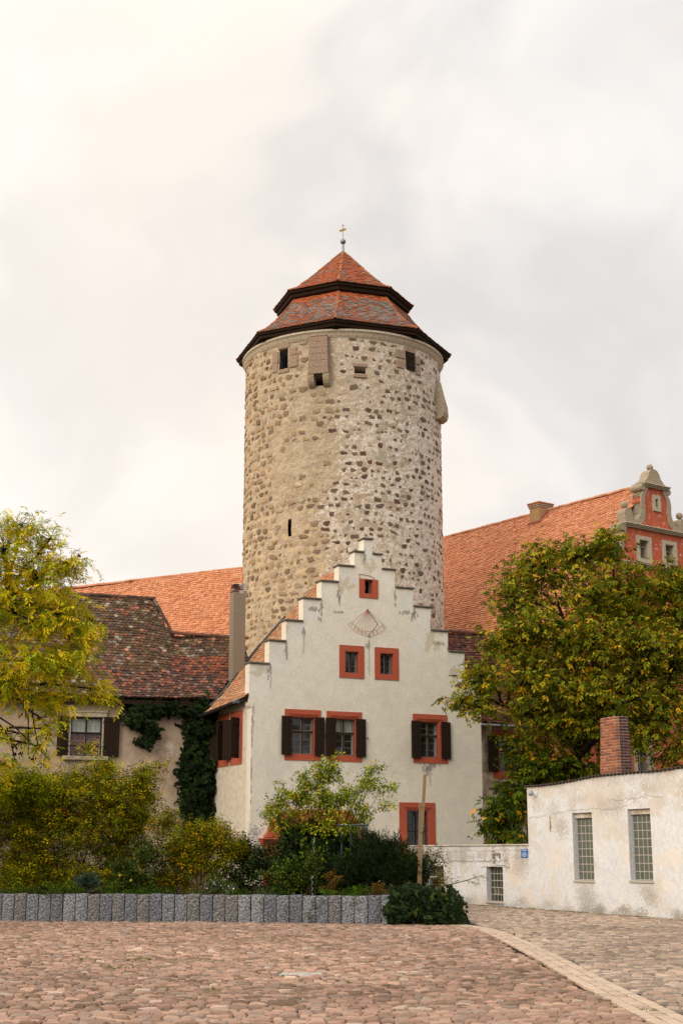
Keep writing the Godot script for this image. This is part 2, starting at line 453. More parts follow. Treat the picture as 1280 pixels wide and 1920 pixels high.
# ---------- windows and shutters ----------
func window(house: Node, x: float, y: float, w: float, h: float, z: float, rows: Array, split: float, cols := 1, frame_ := "window_wood", bars := "glazing_bar", backs := [], called := "window") -> MeshInstance3D:
	# lower left corner x, y; rows: glazing rows of the lower and the upper casements; split: height of the transom (0: none)
	var m := MB.new()
	var e := 0.05
	m.box(Vector3(x + e / 2, y + h / 2, z), Vector3(e, h, 0.09), 0.008)
	m.box(Vector3(x + w - e / 2, y + h / 2, z), Vector3(e, h, 0.09), 0.008)
	m.box(Vector3(x + w / 2, y + e / 2, z + 0.003), Vector3(w - 2 * e, e, 0.09), 0.008)
	m.box(Vector3(x + w / 2, y + h - e / 2, z + 0.003), Vector3(w - 2 * e, e, 0.09), 0.008)
	m.box(Vector3(x + w / 2, y + h / 2, z + 0.008), Vector3(0.055, h - 2 * e, 0.09), 0.008)
	if split > 0: m.box(Vector3(x + w / 2, y + split, z + 0.016), Vector3(w - 2 * e, 0.065, 0.1), 0.01)
	var o := part(house, called, m, M[frame_])
	var bm := MB.new()
	var k := 0
	var bands := [[y + e, (y + split - 0.033) if split > 0 else y + h - e, rows[0]]]
	if split > 0: bands.append([y + split + 0.033, y + h - e, rows[1]])
	for side in 2:
		var x0 := x + e if side == 0 else x + w / 2 + 0.0275
		var x1 := x + w / 2 - 0.0275 if side == 0 else x + w - e
		for bi in bands.size():
			var b: Array = bands[bi]
			var y0: float = b[0]; var y1: float = b[1]
			var f := 0.016
			for q in [[Vector3(x0 + f / 2, (y0 + y1) / 2, z), Vector3(f, y1 - y0, 0.05)], [Vector3(x1 - f / 2, (y0 + y1) / 2, z), Vector3(f, y1 - y0, 0.05)], [Vector3((x0 + x1) / 2, y0 + f / 2, z + 0.002), Vector3(x1 - x0 - 2 * f, f, 0.05)], [Vector3((x0 + x1) / 2, y1 - f / 2, z + 0.002), Vector3(x1 - x0 - 2 * f, f, 0.05)]]:
				bm.box(q[0], q[1])
			var n: int = b[2]
			for r in n:
				var ya := y0 + f + (y1 - y0 - 2 * f) * r / n
				var yb := y0 + f + (y1 - y0 - 2 * f) * (r + 1) / n
				if r > 0: bm.box(Vector3((x0 + x1) / 2, ya, z + 0.004), Vector3(x1 - x0 - 2 * f, 0.012, 0.03))
				for cc in cols:
					var xa := x0 + f + (x1 - x0 - 2 * f) * cc / cols
					var xb := x0 + f + (x1 - x0 - 2 * f) * (cc + 1) / cols
					if cc > 0 and r == 0: bm.box(Vector3(xa, (y0 + y1) / 2, z + 0.006), Vector3(0.007, y1 - y0 - 2 * f, 0.02))
					var pm := MB.new()
					var tilt := R(-0.006, 0.006)
					pm.q(Vector3(xa, ya, tilt), Vector3(xb, ya, -tilt), Vector3(xb, yb, -tilt), Vector3(xa, yb, tilt))
					part(o, "pane", pm, M["pane"], Transform3D(Basis.IDENTITY, Vector3(0, 0, z - 0.006)))
			if backs.size() > bi and backs[bi] != "":
				var cm := MB.new()
				for s in 5:
					var xa := x0 + (x1 - x0) * s / 5; var xb := x0 + (x1 - x0) * (s + 1) / 5
					cm.q(Vector3(xa, y0, z - 0.13 + 0.02 * (s % 2)), Vector3(xb, y0, z - 0.13 + 0.02 * ((s + 1) % 2)), Vector3(xb, y1, z - 0.13 + 0.02 * ((s + 1) % 2)), Vector3(xa, y1, z - 0.13 + 0.02 * (s % 2)))
				part(o, "curtain_or_reflection", cm, M[backs[bi]])  # the pale sheets here stand in for a reflection in the glass
	part(o, "glazing_bars", bm, M[bars])
	return o

func surround(w: MeshInstance3D, x0: float, y0: float, x1: float, y1: float, ix0: float, iy0: float, ix1: float, iy1: float, mat_: Material, cut := false, step := true) -> void:
	# a painted stone frame round an opening, with a stepped inner moulding on top
	var m := MB.new()
	if cut:   # upper right corner broken off
		var p := PackedVector2Array([Vector2(x0, iy1), Vector2(x1, iy1), Vector2(x1, y1 - 0.3), Vector2(x1 - 0.1, y1 - 0.24), Vector2(x1 - 0.16, y1 - 0.1), Vector2(x1 - 0.35, y1 - 0.03), Vector2(x0, y1)])
		m.prism(p, -0.05, 0.03)
		m.mask([x0, ix0, ix1, x1], [y0, iy0, iy1], func(x, y): return not (x > ix0 and x < ix1 and y > iy0), -0.05, 0.03)
	else:
		m.mask([x0, ix0, ix1, x1], [y0, iy0, iy1, y1], func(x, y): return not (x > ix0 and x < ix1 and y > iy0 and y < iy1), -0.05, 0.028)
	# reveals
	m.mask([ix0, ix0 + 0.03, ix1 - 0.03, ix1], [iy0, iy0 + 0.03, iy1 - 0.03, iy1], func(x, y): return not (x > ix0 + 0.03 and x < ix1 - 0.03 and y > iy0 + 0.03 and y < iy1 - 0.03), -0.2, 0.02)
	part(w, "surround", m, mat_)
	if step:
		var l := MB.new()
		var c := (ix0 + ix1) / 2
		for k in 3:
			l.box(Vector3(c, iy1 + 0.02 + k * 0.035, 0.03 + k * 0.006), Vector3(ix1 - ix0 + 0.03 + k * 0.08, 0.022, 0.04), 0.006)
		part(w, "lintel_moulding", l, mat_)

func shutter(house: Node, x: float, y: float, w: float, h: float, z: float, hinge_right: bool, open := 0.06, boards := 3, along := Basis.IDENTITY, at := Vector3.ZERO) -> void:
	# boards, two battens behind and iron hinges; hinged at one side and folded back
	var o := Node3D.new()
	o.name = "shutter"
	var t := Transform3D(Basis(Vector3.UP, open if hinge_right else -open), Vector3(x + w if hinge_right else x, y, z))
	o.transform = Transform3D(along, at) * t
	house.add_child(o, true)
	var s := -1.0 if hinge_right else 1.0
	for k in boards:
		var m := MB.new()
		m.box(Vector3(s * w * (k + 0.5) / boards, h / 2 + R(-0.006, 0.006), R(-0.003, 0.003)), Vector3(w / boards - 0.008, h, 0.03), 0.006)
		part(o, "board", m, M["dark_wood"])
	for yy in [0.18, h - 0.18]:
		var m := MB.new()
		m.box(Vector3(s * w / 2, yy, -0.03), Vector3(w * 0.9, 0.09, 0.03), 0.006)
		part(o, "batten", m, M["dark_wood"])
		var g := MB.new()
		g.box(Vector3(s * 0.09, yy, 0.019), Vector3(0.24, 0.028, 0.008), 0.002)
		g.tube([Vector3(0, yy - 0.04, 0.01), Vector3(0, yy + 0.04, 0.01)], [0.014, 0.014], 6)
		part(o, "hinge", g, M["iron"])

# ---------- plants ----------
func leaflet(m: MB, base: Vector3, d: Vector3, up: Vector3, len_: float, wid: float) -> void:
	var s := d.cross(up).normalized() * wid / 2
	var mid := base + d * len_ * 0.45 - up * len_ * 0.05
	var tip := base + d * len_ - up * len_ * 0.16
	var lift := up * wid * 0.18
	m.t(base, mid + s + lift, mid); m.t(base, mid, mid - s + lift)
	m.t(mid, mid + s + lift, tip); m.t(mid, tip, mid - s + lift)

func spray(kind: String, seed_: int) -> ArrayMesh:
	rng.seed = seed_
	var m := MB.new()
	match kind:
		"walnut":
			for k in 5:
				var z := 0.05 + 0.075 * (k / 2)
				var g := (1.0 if k % 2 else -1.0) * R(0.7, 1.2) if k < 4 else 0.0
				leaflet(m, Vector3(0, -z * 0.25, z if k < 4 else 0.2), Vector3(sin(g), R(-0.5, -0.1), cos(g)).normalized(), Vector3(R(-0.3, 0.3), 1, 0).normalized(), R(0.13, 0.19), R(0.065, 0.09))
		"ash":
			for k in 11:
				var z := 0.03 + 0.04 * (k / 2)
				var g := (1.0 if k % 2 else -1.0) * R(0.8, 1.2) if k < 10 else 0.0
				leaflet(m, Vector3(0, -z * z * 1.2, z), Vector3(sin(g), R(-0.5, 0.0), cos(g)).normalized(), Vector3(R(-0.3, 0.3), 1, 0).normalized(), R(0.07, 0.105), R(0.02, 0.03))
		"small":
			for k in 6:
				var g := R(-PI, PI)
				leaflet(m, Vector3(R(-0.05, 0.05), R(-0.03, 0.05), 0.02 * k), Vector3(sin(g), R(-0.4, 0.5), cos(g)).normalized(), Vector3(R(-0.4, 0.4), 1, R(-0.4, 0.4)).normalized(), R(0.04, 0.065), R(0.022, 0.035))
		"broad":
			for k in 5:
				var g := R(-PI, PI)
				leaflet(m, Vector3(R(-0.06, 0.06), R(-0.05, 0.05), 0.03 * k), Vector3(sin(g), R(-0.6, 0.3), cos(g)).normalized(), Vector3(R(-0.4, 0.4), 1, R(-0.4, 0.4)).normalized(), R(0.06, 0.095), R(0.04, 0.06))
		"ivy":
			for k in 4:
				var at := Vector3(R(-0.07, 0.07), R(-0.07, 0.07), R(0.0, 0.06))
				var g := R(-0.7, 0.7)
				for j in [-1.0, 0.0, 1.0]:
					leaflet(m, at, Vector3(sin(g + j * 0.8), -cos(g + j * 0.8), R(0.1, 0.4)).normalized(), Vector3(R(-0.2, 0.2), 0.2, 1).normalized(), 0.075 if j == 0.0 else 0.055, 0.045)
		"needle":
			for k in 10:
				var g := R(-PI, PI)
				leaflet(m, Vector3(0, 0.018 * k, 0), Vector3(sin(g), R(0.5, 1.4), cos(g)).normalized(), Vector3(cos(g), 0.3, -sin(g)).normalized(), R(0.05, 0.08), 0.012)
		"grass":
			for k in 7:
				var g := R(-PI, PI)
				leaflet(m, Vector3(R(-0.03, 0.03), 0, R(-0.03, 0.03)), Vector3(sin(g) * 0.4, 1, cos(g) * 0.4).normalized(), Vector3(sin(g), 0.2, cos(g)).normalized(), R(0.06, 0.13), 0.014)
		"flower":
			for k in 6:
				var g := TAU * k / 6
				leaflet(m, Vector3.ZERO, Vector3(sin(g), 0.25, cos(g)).normalized(), Vector3.UP, 0.022, 0.014)
	return m.mesh()

var sprays := {}
func leaf_mass(plant: Node, called: String, kind: String, mat_: String, clumps: Array, pal: Array, seed_: int, size := 1.0, tight := 0.16, per := 12, flat := Vector3.ZERO, dense := 1.0) -> Array:
	# clumps: [centre, radii, how many sprays]; sprays gather in tufts spread through each clump, more of them near its skin
	if not sprays.has(kind): sprays[kind] = [spray(kind, 900), spray(kind, 901), spray(kind, 902)]
	rng.seed = seed_
	var xf := [[], [], []]; var cols := [[], [], []]
	var tufts := []
	for c in clumps:
		var ctr: Vector3 = c[0]; var rad: Vector3 = c[1]
		var n := int(c[2] * dense) / per + 1
		for i in n:
			var d := Vector3(rng.randfn(), rng.randfn(), rng.randfn()).normalized()
			var t := ctr + d * rad * pow(rng.randf(), 0.45)
			tufts.append([t, ctr])
			var tone := R(-0.5, 0.5)
			for k in per:
				var s := 1.0 + 0.6 * rng.randfn() * 0.5
				var p := t + Vector3(clampf(rng.randfn(), -1.8, 1.8), clampf(rng.randfn(), -1.8, 1.8) * 0.8, clampf(rng.randfn(), -1.8, 1.8)) * tight * clampf(s, 0.3, 1.5)
				var v := rng.randi() % 3
				var b := Basis(Vector3.UP, R(-PI, PI)) * Basis(Vector3.RIGHT, R(-0.5, 0.9)) * Basis(Vector3.BACK, R(-0.5, 0.5))
				if flat != Vector3.ZERO:   # climbers face away from their wall
					b = Basis(Vector3.UP, atan2(flat.x, flat.z) + R(-0.6, 0.6)) * Basis(Vector3.RIGHT, R(-0.5, 0.4)) * Basis(Vector3.BACK, R(-0.6, 0.6))
				xf[v].append(Transform3D(b.scaled(Vector3.ONE * size * R(0.75, 1.25)), p))
				cols[v].append(pick_near(pal, tone))
	var all := []
	for v in 3:
		if xf[v].size(): all.append(many(plant, called, sprays[kind][v], M[mat_], xf[v], cols[v]))
	return tufts

func pick_near(pal: Array, tone: float) -> Color:   # neighbours in a tuft share a tone
	var s := 0.0
	for p in pal: s += p[1]
	var r := clampf(rng.randf() * 0.75 + (tone + 0.5) * 0.25, 0.0, 0.999) * s
	for p in pal:
		r -= p[1]
		if r <= 0.0:
			var c := hexl(p[0])
			var k := R(0.75, 1.25)
			return Color(c.r * k * R(0.94, 1.06), c.g * k, c.b * k)
	return hexl(pal[-1][0])

func limb(m: MB, a: Vector3, b: Vector3, r0: float, r1: float, wob: float, segs := 6, sides := 6, sag := 0.0) -> void:
	var pts := []; var rad := []
	for i in segs + 1:
		var t := float(i) / segs
		var o := Vector3(R(-1, 1), R(-0.5, 0.5), R(-1, 1)) * wob * sin(PI * t)
		pts.append(a.lerp(b, t) + o + Vector3(0, sag * sin(PI * t), 0)); rad.append(lerpf(r0, r1, t))
	m.tube(pts, rad, sides, false)

func shrub(called: String, label: String, category: String, foot: Vector3, kind: String, mat_: String, clumps: Array, pal: Array, seed_: int, size := 1.0, tight := 0.14, group := "", stems := 7, per := 12, dense := 1.5) -> Node3D:
	var o := thing(called, label, category, foot, 0.0, group)
	var rel := []
	for c in clumps: rel.append([c[0] - foot, c[1], c[2]])
	var tufts := leaf_mass(o, "foliage", kind, mat_, rel, pal, seed_, size, tight, per, Vector3.ZERO, dense)
	var m := MB.new()
	for k in stems:
		var t: Array = tufts[rng.randi() % tufts.size()]
		limb(m, Vector3(R(-0.15, 0.15), -0.05, R(-0.1, 0.1)), t[0], 0.022, 0.005, 0.06, 5, 5, 0.1)
	for k in tufts.size():
		var t: Array = tufts[k]
		limb(m, t[1] + (t[0] - t[1]) * 0.1, t[0], 0.010, 0.004, 0.03, 3, 4)
	part(o, "stems", m, M["twig"])
	return o

# ---------- camera, sky, sun ----------
func sky_image() -> Image:
	var w := 2048; var h := 1024
	var im := Image.create(w, h, false, Image.FORMAT_RGBF)
	var big := fnl(31, 1.6, 4); var mid := fnl(32, 2.6, 5); var soft := fnl(33, 0.9, 2)
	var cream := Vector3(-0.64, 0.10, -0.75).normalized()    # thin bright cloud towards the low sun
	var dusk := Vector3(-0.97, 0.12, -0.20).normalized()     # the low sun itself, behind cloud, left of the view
	var fine := fnl(34, 9.0, 4)
	for y in range(0, h / 2 + 24):
		var el := PI * (0.5 - (y + 0.5) / h)
		for x in w:
			var az := TAU * (x + 0.5) / w      # the panorama begins straight ahead, at -z
			var d := Vector3(sin(az) * cos(el), sin(el), -cos(az) * cos(el))
			var p := Vector3(d.x, d.y * 1.5, d.z)
			var q := Vector3(d.x * 1.5, d.y * 0.8, d.z * 1.5)
			var wv := Vector3(big.get_noise_3d(p.y, p.x, p.z), mid.get_noise_3d(p.z, p.y, p.x), big.get_noise_3d(p.z, p.x, p.y)) * 0.22
			var n := big.get_noise_3dv(p + wv) * 0.7 + mid.get_noise_3dv(q + wv) * 0.45 + fine.get_noise_3dv(q + wv * 2.0) * 0.10
			var b := smoothstep(-0.42, 0.5, n + soft.get_noise_3dv(p) * 0.2)
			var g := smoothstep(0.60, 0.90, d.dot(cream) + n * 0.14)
			var c := Color(0.745, 0.715, 0.70).lerp(Color(0.975, 0.935, 0.905), b)
			c = c.lerp(Color(1.0, 0.90, 0.82), smoothstep(0.1, 0.5, mid.get_noise_3dv(p * 1.3 + wv)) * 0.45)
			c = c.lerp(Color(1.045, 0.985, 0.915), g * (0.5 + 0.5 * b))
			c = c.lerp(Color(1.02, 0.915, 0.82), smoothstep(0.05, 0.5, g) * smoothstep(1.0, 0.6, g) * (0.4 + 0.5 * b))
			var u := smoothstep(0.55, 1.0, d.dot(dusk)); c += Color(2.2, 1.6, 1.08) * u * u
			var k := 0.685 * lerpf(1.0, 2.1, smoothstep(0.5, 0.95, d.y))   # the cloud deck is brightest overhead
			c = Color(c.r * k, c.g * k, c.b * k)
			im.set_pixel(x, y, c)
	for y in range(h / 2 + 24, h):   # below the horizon only the ground is seen
		for x in w:
			im.set_pixel(x, y, Color(0.3, 0.26, 0.22))
	return im

func _ready() -> void:
	var cam := Camera3D.new()
	cam.name = "camera"; cam.position = Vector3(0, 1.6, 0); cam.rotation.x = atan(640.0 / 2667.0)
	cam.fov = rad_to_deg(2.0 * atan(960.0 / 2667.0)); cam.near = 0.1; cam.far = 900.0
	add_child(cam)
	var env := Environment.new()
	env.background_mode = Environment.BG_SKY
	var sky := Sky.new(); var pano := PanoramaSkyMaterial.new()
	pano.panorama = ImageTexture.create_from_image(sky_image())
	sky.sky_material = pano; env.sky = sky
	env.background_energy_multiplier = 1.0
	env.tonemap_mode = Environment.TONE_MAPPER_LINEAR
	env.tonemap_exposure = 1.5
	env.sdfgi_enabled = true; env.ssao_enabled = true; env.ssil_enabled = true
	var we := WorldEnvironment.new(); we.name = "world_environment"; we.environment = env
	add_child(we)
	var sun := DirectionalLight3D.new()
	sun.name = "sun"; sun.light_color = Color(1.0, 0.95, 0.87); sun.light_energy = 0.38
	sun.light_angular_distance = 30.0; sun.shadow_enabled = true
	sun.basis = Basis.looking_at(-Vector3(-0.52, 0.46, 0.72))
	add_child(sun)

	make_materials()
	tile_mesh = make_tile()
	ground()
	tower()
	gable_house()
	left_building()
	rear_roof()
	right_building()
	wing()
	white_building()
	planter()
	trees()
	garden()
	small_things()

# ---------- the ground ----------
func cobble_mesh(seed_: int, sharp := 0.0) -> ArrayMesh:   # unit block, 1 x 1 across, rounded head
	rng.seed = seed_
	var m := MB.new()
	var gx := [-0.5, -0.4, -0.05, 0.38, 0.5]; var gz := [-0.5, -0.41, -0.18, 0.16, 0.4, 0.5]
	var fx := [0.35, 0.88, 1.0, 0.88, 0.35]; var fz := [-0.1, 0.62, 0.95, 1.0, 0.66, -0.1]
	var g := []
	var skew := R(-0.12, 0.12)
	for i in 5:
		var col := []
		for j in 6:
			var e: float = 0.03 if i in [0, 4] or j in [0, 5] else 0.05
			col.append(Vector3(gx[i] + R(-e, e) + skew * gz[j] * 0.5, fx[i] * fz[j] + R(-0.07, 0.07), gz[j] + R(-e, e) + skew * gx[i]))
		g.append(col)
	for i in 4:
		for j in 5: m.q(g[i][j + 1], g[i + 1][j + 1], g[i + 1][j], g[i][j])
	return m.mesh()

func wall_x(z: float) -> float:   # where the white wall stands
	return 8.29 + (z + 35.92) * 0.404
func planter_z(x: float) -> float:
	return -33.57 + (x - 0.97) * 0.168

func ground() -> void:
	var m := MB.new()
	m.q(Vector3(-400, -0.02, 60), Vector3(400, -0.02, 60), Vector3(400, -0.02, -700), Vector3(-400, -0.02, -700))
	struct("ground", m, M["earth"])
	var ms := [cobble_mesh(41), cobble_mesh(42), cobble_mesh(43), cobble_mesh(44)]
	# the red court and the greyer lane, each a bed of sand with the stones set in it
	for area in 2:
		var bed := MB.new()
		if area == 0: bed.q(Vector3(-16, 0.0, 4), Vector3(3.0, 0.0, 4), Vector3(3.0, 0.0, -33.2), Vector3(-16, 0.0, -36.2))
		else:
			bed.q(Vector3(3.0, 0.004, 4), Vector3(16, 0.004, 4), Vector3(16, 0.004, -33), Vector3(3.0, 0.004, -33))
			bed.q(Vector3(2.4, 0.004, -33), Vector3(10, 0.004, -33), Vector3(2.3, 0.004, -51), Vector3(1.6, 0.004, -51))
		var root := struct("courtyard" if area == 0 else "lane", bed, M["joint"])
		rng.seed = 50 + area
		var xf := [[], [], [], []]; var cols := [[], [], [], []]
		var own := 0
		var pal: Array = [["a98c7c", 5], ["b49683", 5], ["97806f", 4], ["bfa28e", 3], ["a39083", 3], ["87715f", 3], ["c6b4a4", 1]] if area == 0 else [["ad9d8d", 5], ["b8a795", 5], ["9d8e82", 4], ["c3b2a0", 3], ["b39e8c", 3], ["8e837a", 3]]
		var wob := fnl(60 + area, 0.35, 2); var wob2 := fnl(63, 0.9, 2)
		var z := -9.0
		while z > (-36.5 if area == 0 else -50.0):
			var x := (-13.0 if area == 0 else 3.0) + R(0, 0.15)
			var depth := R(0.11, 0.145)
			while x < (3.0 if area == 0 else 13.0):
				var w := R(0.11, 0.21)
				var zz := z + wob.get_noise_2d(x, z) * 0.22 + wob2.get_noise_2d(x, z * 0.5) * 0.07
				var px := x + w / 2
				var ok := px < 2.86 and zz > planter_z(px) - 0.1 if area == 0 else px > 3.42 and zz > -32.0 or zz <= -32.0 and px > band_x(zz) + 0.45
				if area == 1 and zz < -30.0 and px > wall_x(zz) - 0.25: ok = false
				if area == 1 and zz > -30.0 and px > 11.5: ok = false
				if Vector2(px + 0.53, zz + 19.75).length() < 0.40: ok = false
				if ok:
					var v := rng.randi() % 4
					var b := Basis(Vector3.UP, R(-0.16, 0.16) + wob.get_noise_2d(x + 30, z) * 0.25) * Basis(Vector3.RIGHT, R(-0.08, 0.10)) * Basis(Vector3.BACK, R(-0.09, 0.09))
					b = b.scaled_local(Vector3(w * 0.98, R(0.040, 0.056), depth * R(0.86, 1.0)))
					var t := Transform3D(b, Vector3(px, 0.004 + R(-0.012, 0.012) + wob.get_noise_2d(x * 0.6, z * 0.6) * 0.02, zz))
					if area == 0 and own < 300 and zz < -14.3 and absf(px) < absf(zz) * 0.24:
						own += 1
						part(root, "cobble", ms[v], M["cobble_red"][rng.randi() % 5], t)
					else:
						xf[v].append(t); var cc := pick(pal, 0.14); var sh := 1.0 + wob.get_noise_2d(x * 0.4 + 70.0, z * 0.4) * 0.3; cols[v].append(Color(cc.r * sh, cc.g * sh, cc.b * sh))
				x += w
			z -= depth
		for v in 4: many(root, "cobbles", ms[v], M["cobble"], xf[v], cols[v])
	# three rows of pale setts between court and lane, bending round the planter's end
	var strip := MB.new()
	var zs := -9.0
	while zs > -33.9:
		var z2 := zs - 0.5
		strip.q(Vector3(band_x(zs) - 0.02, 0.008, zs), Vector3(band_x(zs) + 0.46, 0.008, zs), Vector3(band_x(z2) + 0.46, 0.008, z2), Vector3(band_x(z2) - 0.02, 0.008, z2))
		zs = z2
	var band := struct("paving_band", strip, M["joint"])
	var sm := MB.new(); sm.box(Vector3(0, 0.5, 0), Vector3(1, 1, 1), 0.12)
	var sme := sm.mesh()
	rng.seed = 66
	for r in 3:
		var z := -13.0 + R(0, 0.1)
		while z > -33.6:
			var l := R(0.19, 0.27)
			var zc := z - l / 2
			var ang := atan2(band_x(zc - 0.1) - band_x(zc + 0.1), -0.2)
			var b := Basis(Vector3.UP, ang + PI + R(-0.04, 0.04)).scaled_local(Vector3(R(0.132, 0.142), R(0.036, 0.044), l - 0.014))
			part(band, "sett", sme, M["sett"][rng.randi() % 4], Transform3D(b, Vector3(band_x(zc) + 0.075 + r * 0.148 + R(-0.006, 0.006), 0.01, zc)))
			z -= l
	# grass and moss in the joints and along the foot of the white wall
	sprays["grass"] = [spray("grass", 900), spray("grass", 901), spray("grass", 902)]
	var xg := []; var cg := []
	var gp := [["5e6b2a", 4], ["6f7a34", 3], ["8a8440", 2], ["4b5524", 2], ["96713c", 1]]
	for t in [[-3.16, -20.90, 30], [-3.16, -22.08, 14], [-2.97, -22.51, 14], [-1.48, -17.61, 10], [-2.00, -17.61, 6], [-1.16, -27.25, 8], [1.10, -24.39, 8], [1.37, -75.60, 0], [-5.21, -23.53, 16], [-3.77, -22.40, 6], [-1.11, -18.22, 8], [3.14, -15.18, 14], [0.00, -18.44, 8], [2.79, -21.37, 5], [2.47, -16.50, 8], [1.97, -45.51, 0]]:
		for k in int(t[2]):
			xg.append(Transform3D(Basis(Vector3.UP, R(0, TAU)).scaled(Vector3.ONE * R(0.35, 0.8)), Vector3(t[0] + rng.randfn() * 0.09, 0.02, t[1] + rng.randfn() * 0.07))); cg.append(pick(gp))
	for k in 3600:
		var x := R(-13, 2.8); var z := -9.0 - 26.0 * rng.randf()
		if z > planter_z(x) + 0.05:
			xg.append(Transform3D(Basis(Vector3.UP, R(0, TAU)).scaled(Vector3.ONE * R(0.10, 0.3)), Vector3(x, 0.012, z))); cg.append(pick(gp))
	for k in 4200:
		var t := R(-1, 15.5)
		var off := absf(rng.randfn()) * 0.22 * (1.6 if t > 8 and t < 12 else 0.7)
		if rng.randf() < 0.35 + fnl(91, 0.7).get_noise_2d(t, 0) * 1.2 + (0.4 if t > 8 else 0.0):
			xg.append(Transform3D(Basis(Vector3.UP, R(0, TAU)).scaled(Vector3.ONE * R(0.25, 0.7)), Vector3(8.29 - 0.3746 * t - 0.927 * (0.02 + off), 0.01, -35.92 - 0.927 * t + 0.375 * (0.02 + off)))); cg.append(pick(gp))
	for k in 1500:
		var x := R(-13, 2.6)
		xg.append(Transform3D(Basis(Vector3.UP, R(0, TAU)).scaled(Vector3.ONE * R(0.15, 0.4)), Vector3(x, 0.01, planter_z(x) + 0.05 + absf(rng.randfn()) * 0.1))); cg.append(pick([["8a6a3a", 2], ["a3702e", 2], ["6f7a34", 3]]))
	var g := many(self, "joint_grass", sprays["grass"][0], M["leaf"], xg, cg)
	tag(g, "tufts of grass and moss in the cobble joints and along the white wall", "grass")

func band_x(z: float) -> float:   # left edge of the pale band
	var t := clampf((-z - 29.8) / 3.8, 0.0, 1.0)
	return 2.93 - t * t * 0.75 + 0.03 * sin(z * 0.45)

# ---------- the round tower ----------
const TR := 4.28
func on_tower(deg: float, h: float, out := 0.0) -> Transform3D:   # a frame on the tower's face: x along, y up, z out
	var a := deg_to_rad(deg)
	return Transform3D(Basis(Vector3.UP, a), Vector3(sin(a) * (TR + out), h, cos(a) * (TR + out)))

func edge_at(h: float) -> float:   # where the tan render ends and the pale flaking render begins, in degrees
	var pts := [[8.0, -14.0], [12.0, -10.0], [13.9, -6.0], [14.8, -15.0], [15.5, -10.0], [16.3, -2.5], [17.9, -1.0], [19.5, -4.5], [23.0, -5.5]]
	for i in pts.size() - 1:
		if h < pts[i + 1][0]:
			return lerpf(pts[i][1], pts[i + 1][1], (h - pts[i][0]) / (pts[i + 1][0] - pts[i][0]))
	return -5.5

func tower_image() -> Image:
	var w := 1200; var h := 1200
	var im := Image.create(w, h, false, Image.FORMAT_RGB8)
	var n1 := fnl(71, 0.012, 4); var n2 := fnl(72, 0.05, 4); var n3 := fnl(73, 0.2, 2); var n4 := fnl(74, 0.02, 5)
	var tan_ := Color.html("b8a78f"); var tan2 := Color.html("a89780"); var white := Color.html("d2c8ba"); var pink := Color.html("b9a894"); var cement := Color.html("aa9f8d"); var ochre := Color.html("c4a570"); var n5 := fnl(75, 0.11, 3)
	for y in h:
		var hh := 23.0 - 15.0 * y / h
		for x in w:
			var th := -100.0 + 200.0 * x / w
			var a := n1.get_noise_2d(x, y); var b := n2.get_noise_2d(x, y); var d := n4.get_noise_2d(x, y)
			var right := smoothstep(-1.0, 1.0, th - edge_at(hh) + b * 9.0 + a * 3.0)
			var c := tan_.lerp(tan2, smoothstep(-0.25, 0.35, a + b * 0.5))
			var lime := smoothstep(-0.12, 0.22, d * 0.6 + b * 0.55 + n5.get_noise_2d(x, y) * 0.75 + (0.12 if hh < 19.0 else -0.16) + clampf((th - 20.0) / 200.0, -0.1, 0.15))
			var r := pink.lerp(white, lime)
			r = r.lerp(cement, smoothstep(0.36, 0.42, n1.get_noise_2d(x + 500, y * 0.8) + b * 0.2))
			c = c.lerp(r, right)
			if right < 0.5 and hh < 15.5:
				c = c.lerp(Color.html("cbb48f"), smoothstep(0.05, 0.4, d + b * 0.4) * 0.7)
			if right < 0.4: c = c.lerp(ochre, smoothstep(0.38, 0.5, n2.get_noise_2d(x + 900, y) + a * 0.3) * 0.6)
			if th > -8.0 and th < 40.0: c = c.lerp(Color.html("ab9880"), smoothstep(0.33, 0.36, n1.get_noise_2d(x - 700, y * 1.3)) * 0.8)
			var k := 1.0 + n3.get_noise_2d(x, y) * 0.16 + (rng.randf() - 0.5) * 0.1
			im.set_pixel(x, y, Color(c.r * k, c.g * k, c.b * k))
	return im

func rubble_mesh(seed_: int) -> ArrayMesh:   # a broken-faced field stone standing out of the mortar; about 1 x 1, 1 deep
	rng.seed = seed_
	var m := MB.new()
	var n := 11
	var rim := []; var mid := []
	for k in n:
		var a := TAU * k / n
		var s := Vector2(cos(a), sin(a))
		s = s / pow(pow(absf(s.x), 3.0) + pow(absf(s.y), 3.0), 1.0 / 3.0)
		var j := R(0.62, 1.12) * 0.5
		rim.append(Vector3(s.x * j, s.y * j, -0.6))
		mid.append(Vector3(s.x * j * R(0.84, 0.96), s.y * j * R(0.84, 0.96), R(0.5, 1.0)))
	var c1 := Vector3(R(-0.15, 0), R(-0.1, 0.1), R(0.7, 1.1))
	for k in n:
		var j := (k + 1) % n
		m.q(rim[k], rim[j], mid[j], mid[k])
		m.t(mid[k], mid[j], c1)
	return m.mesh()

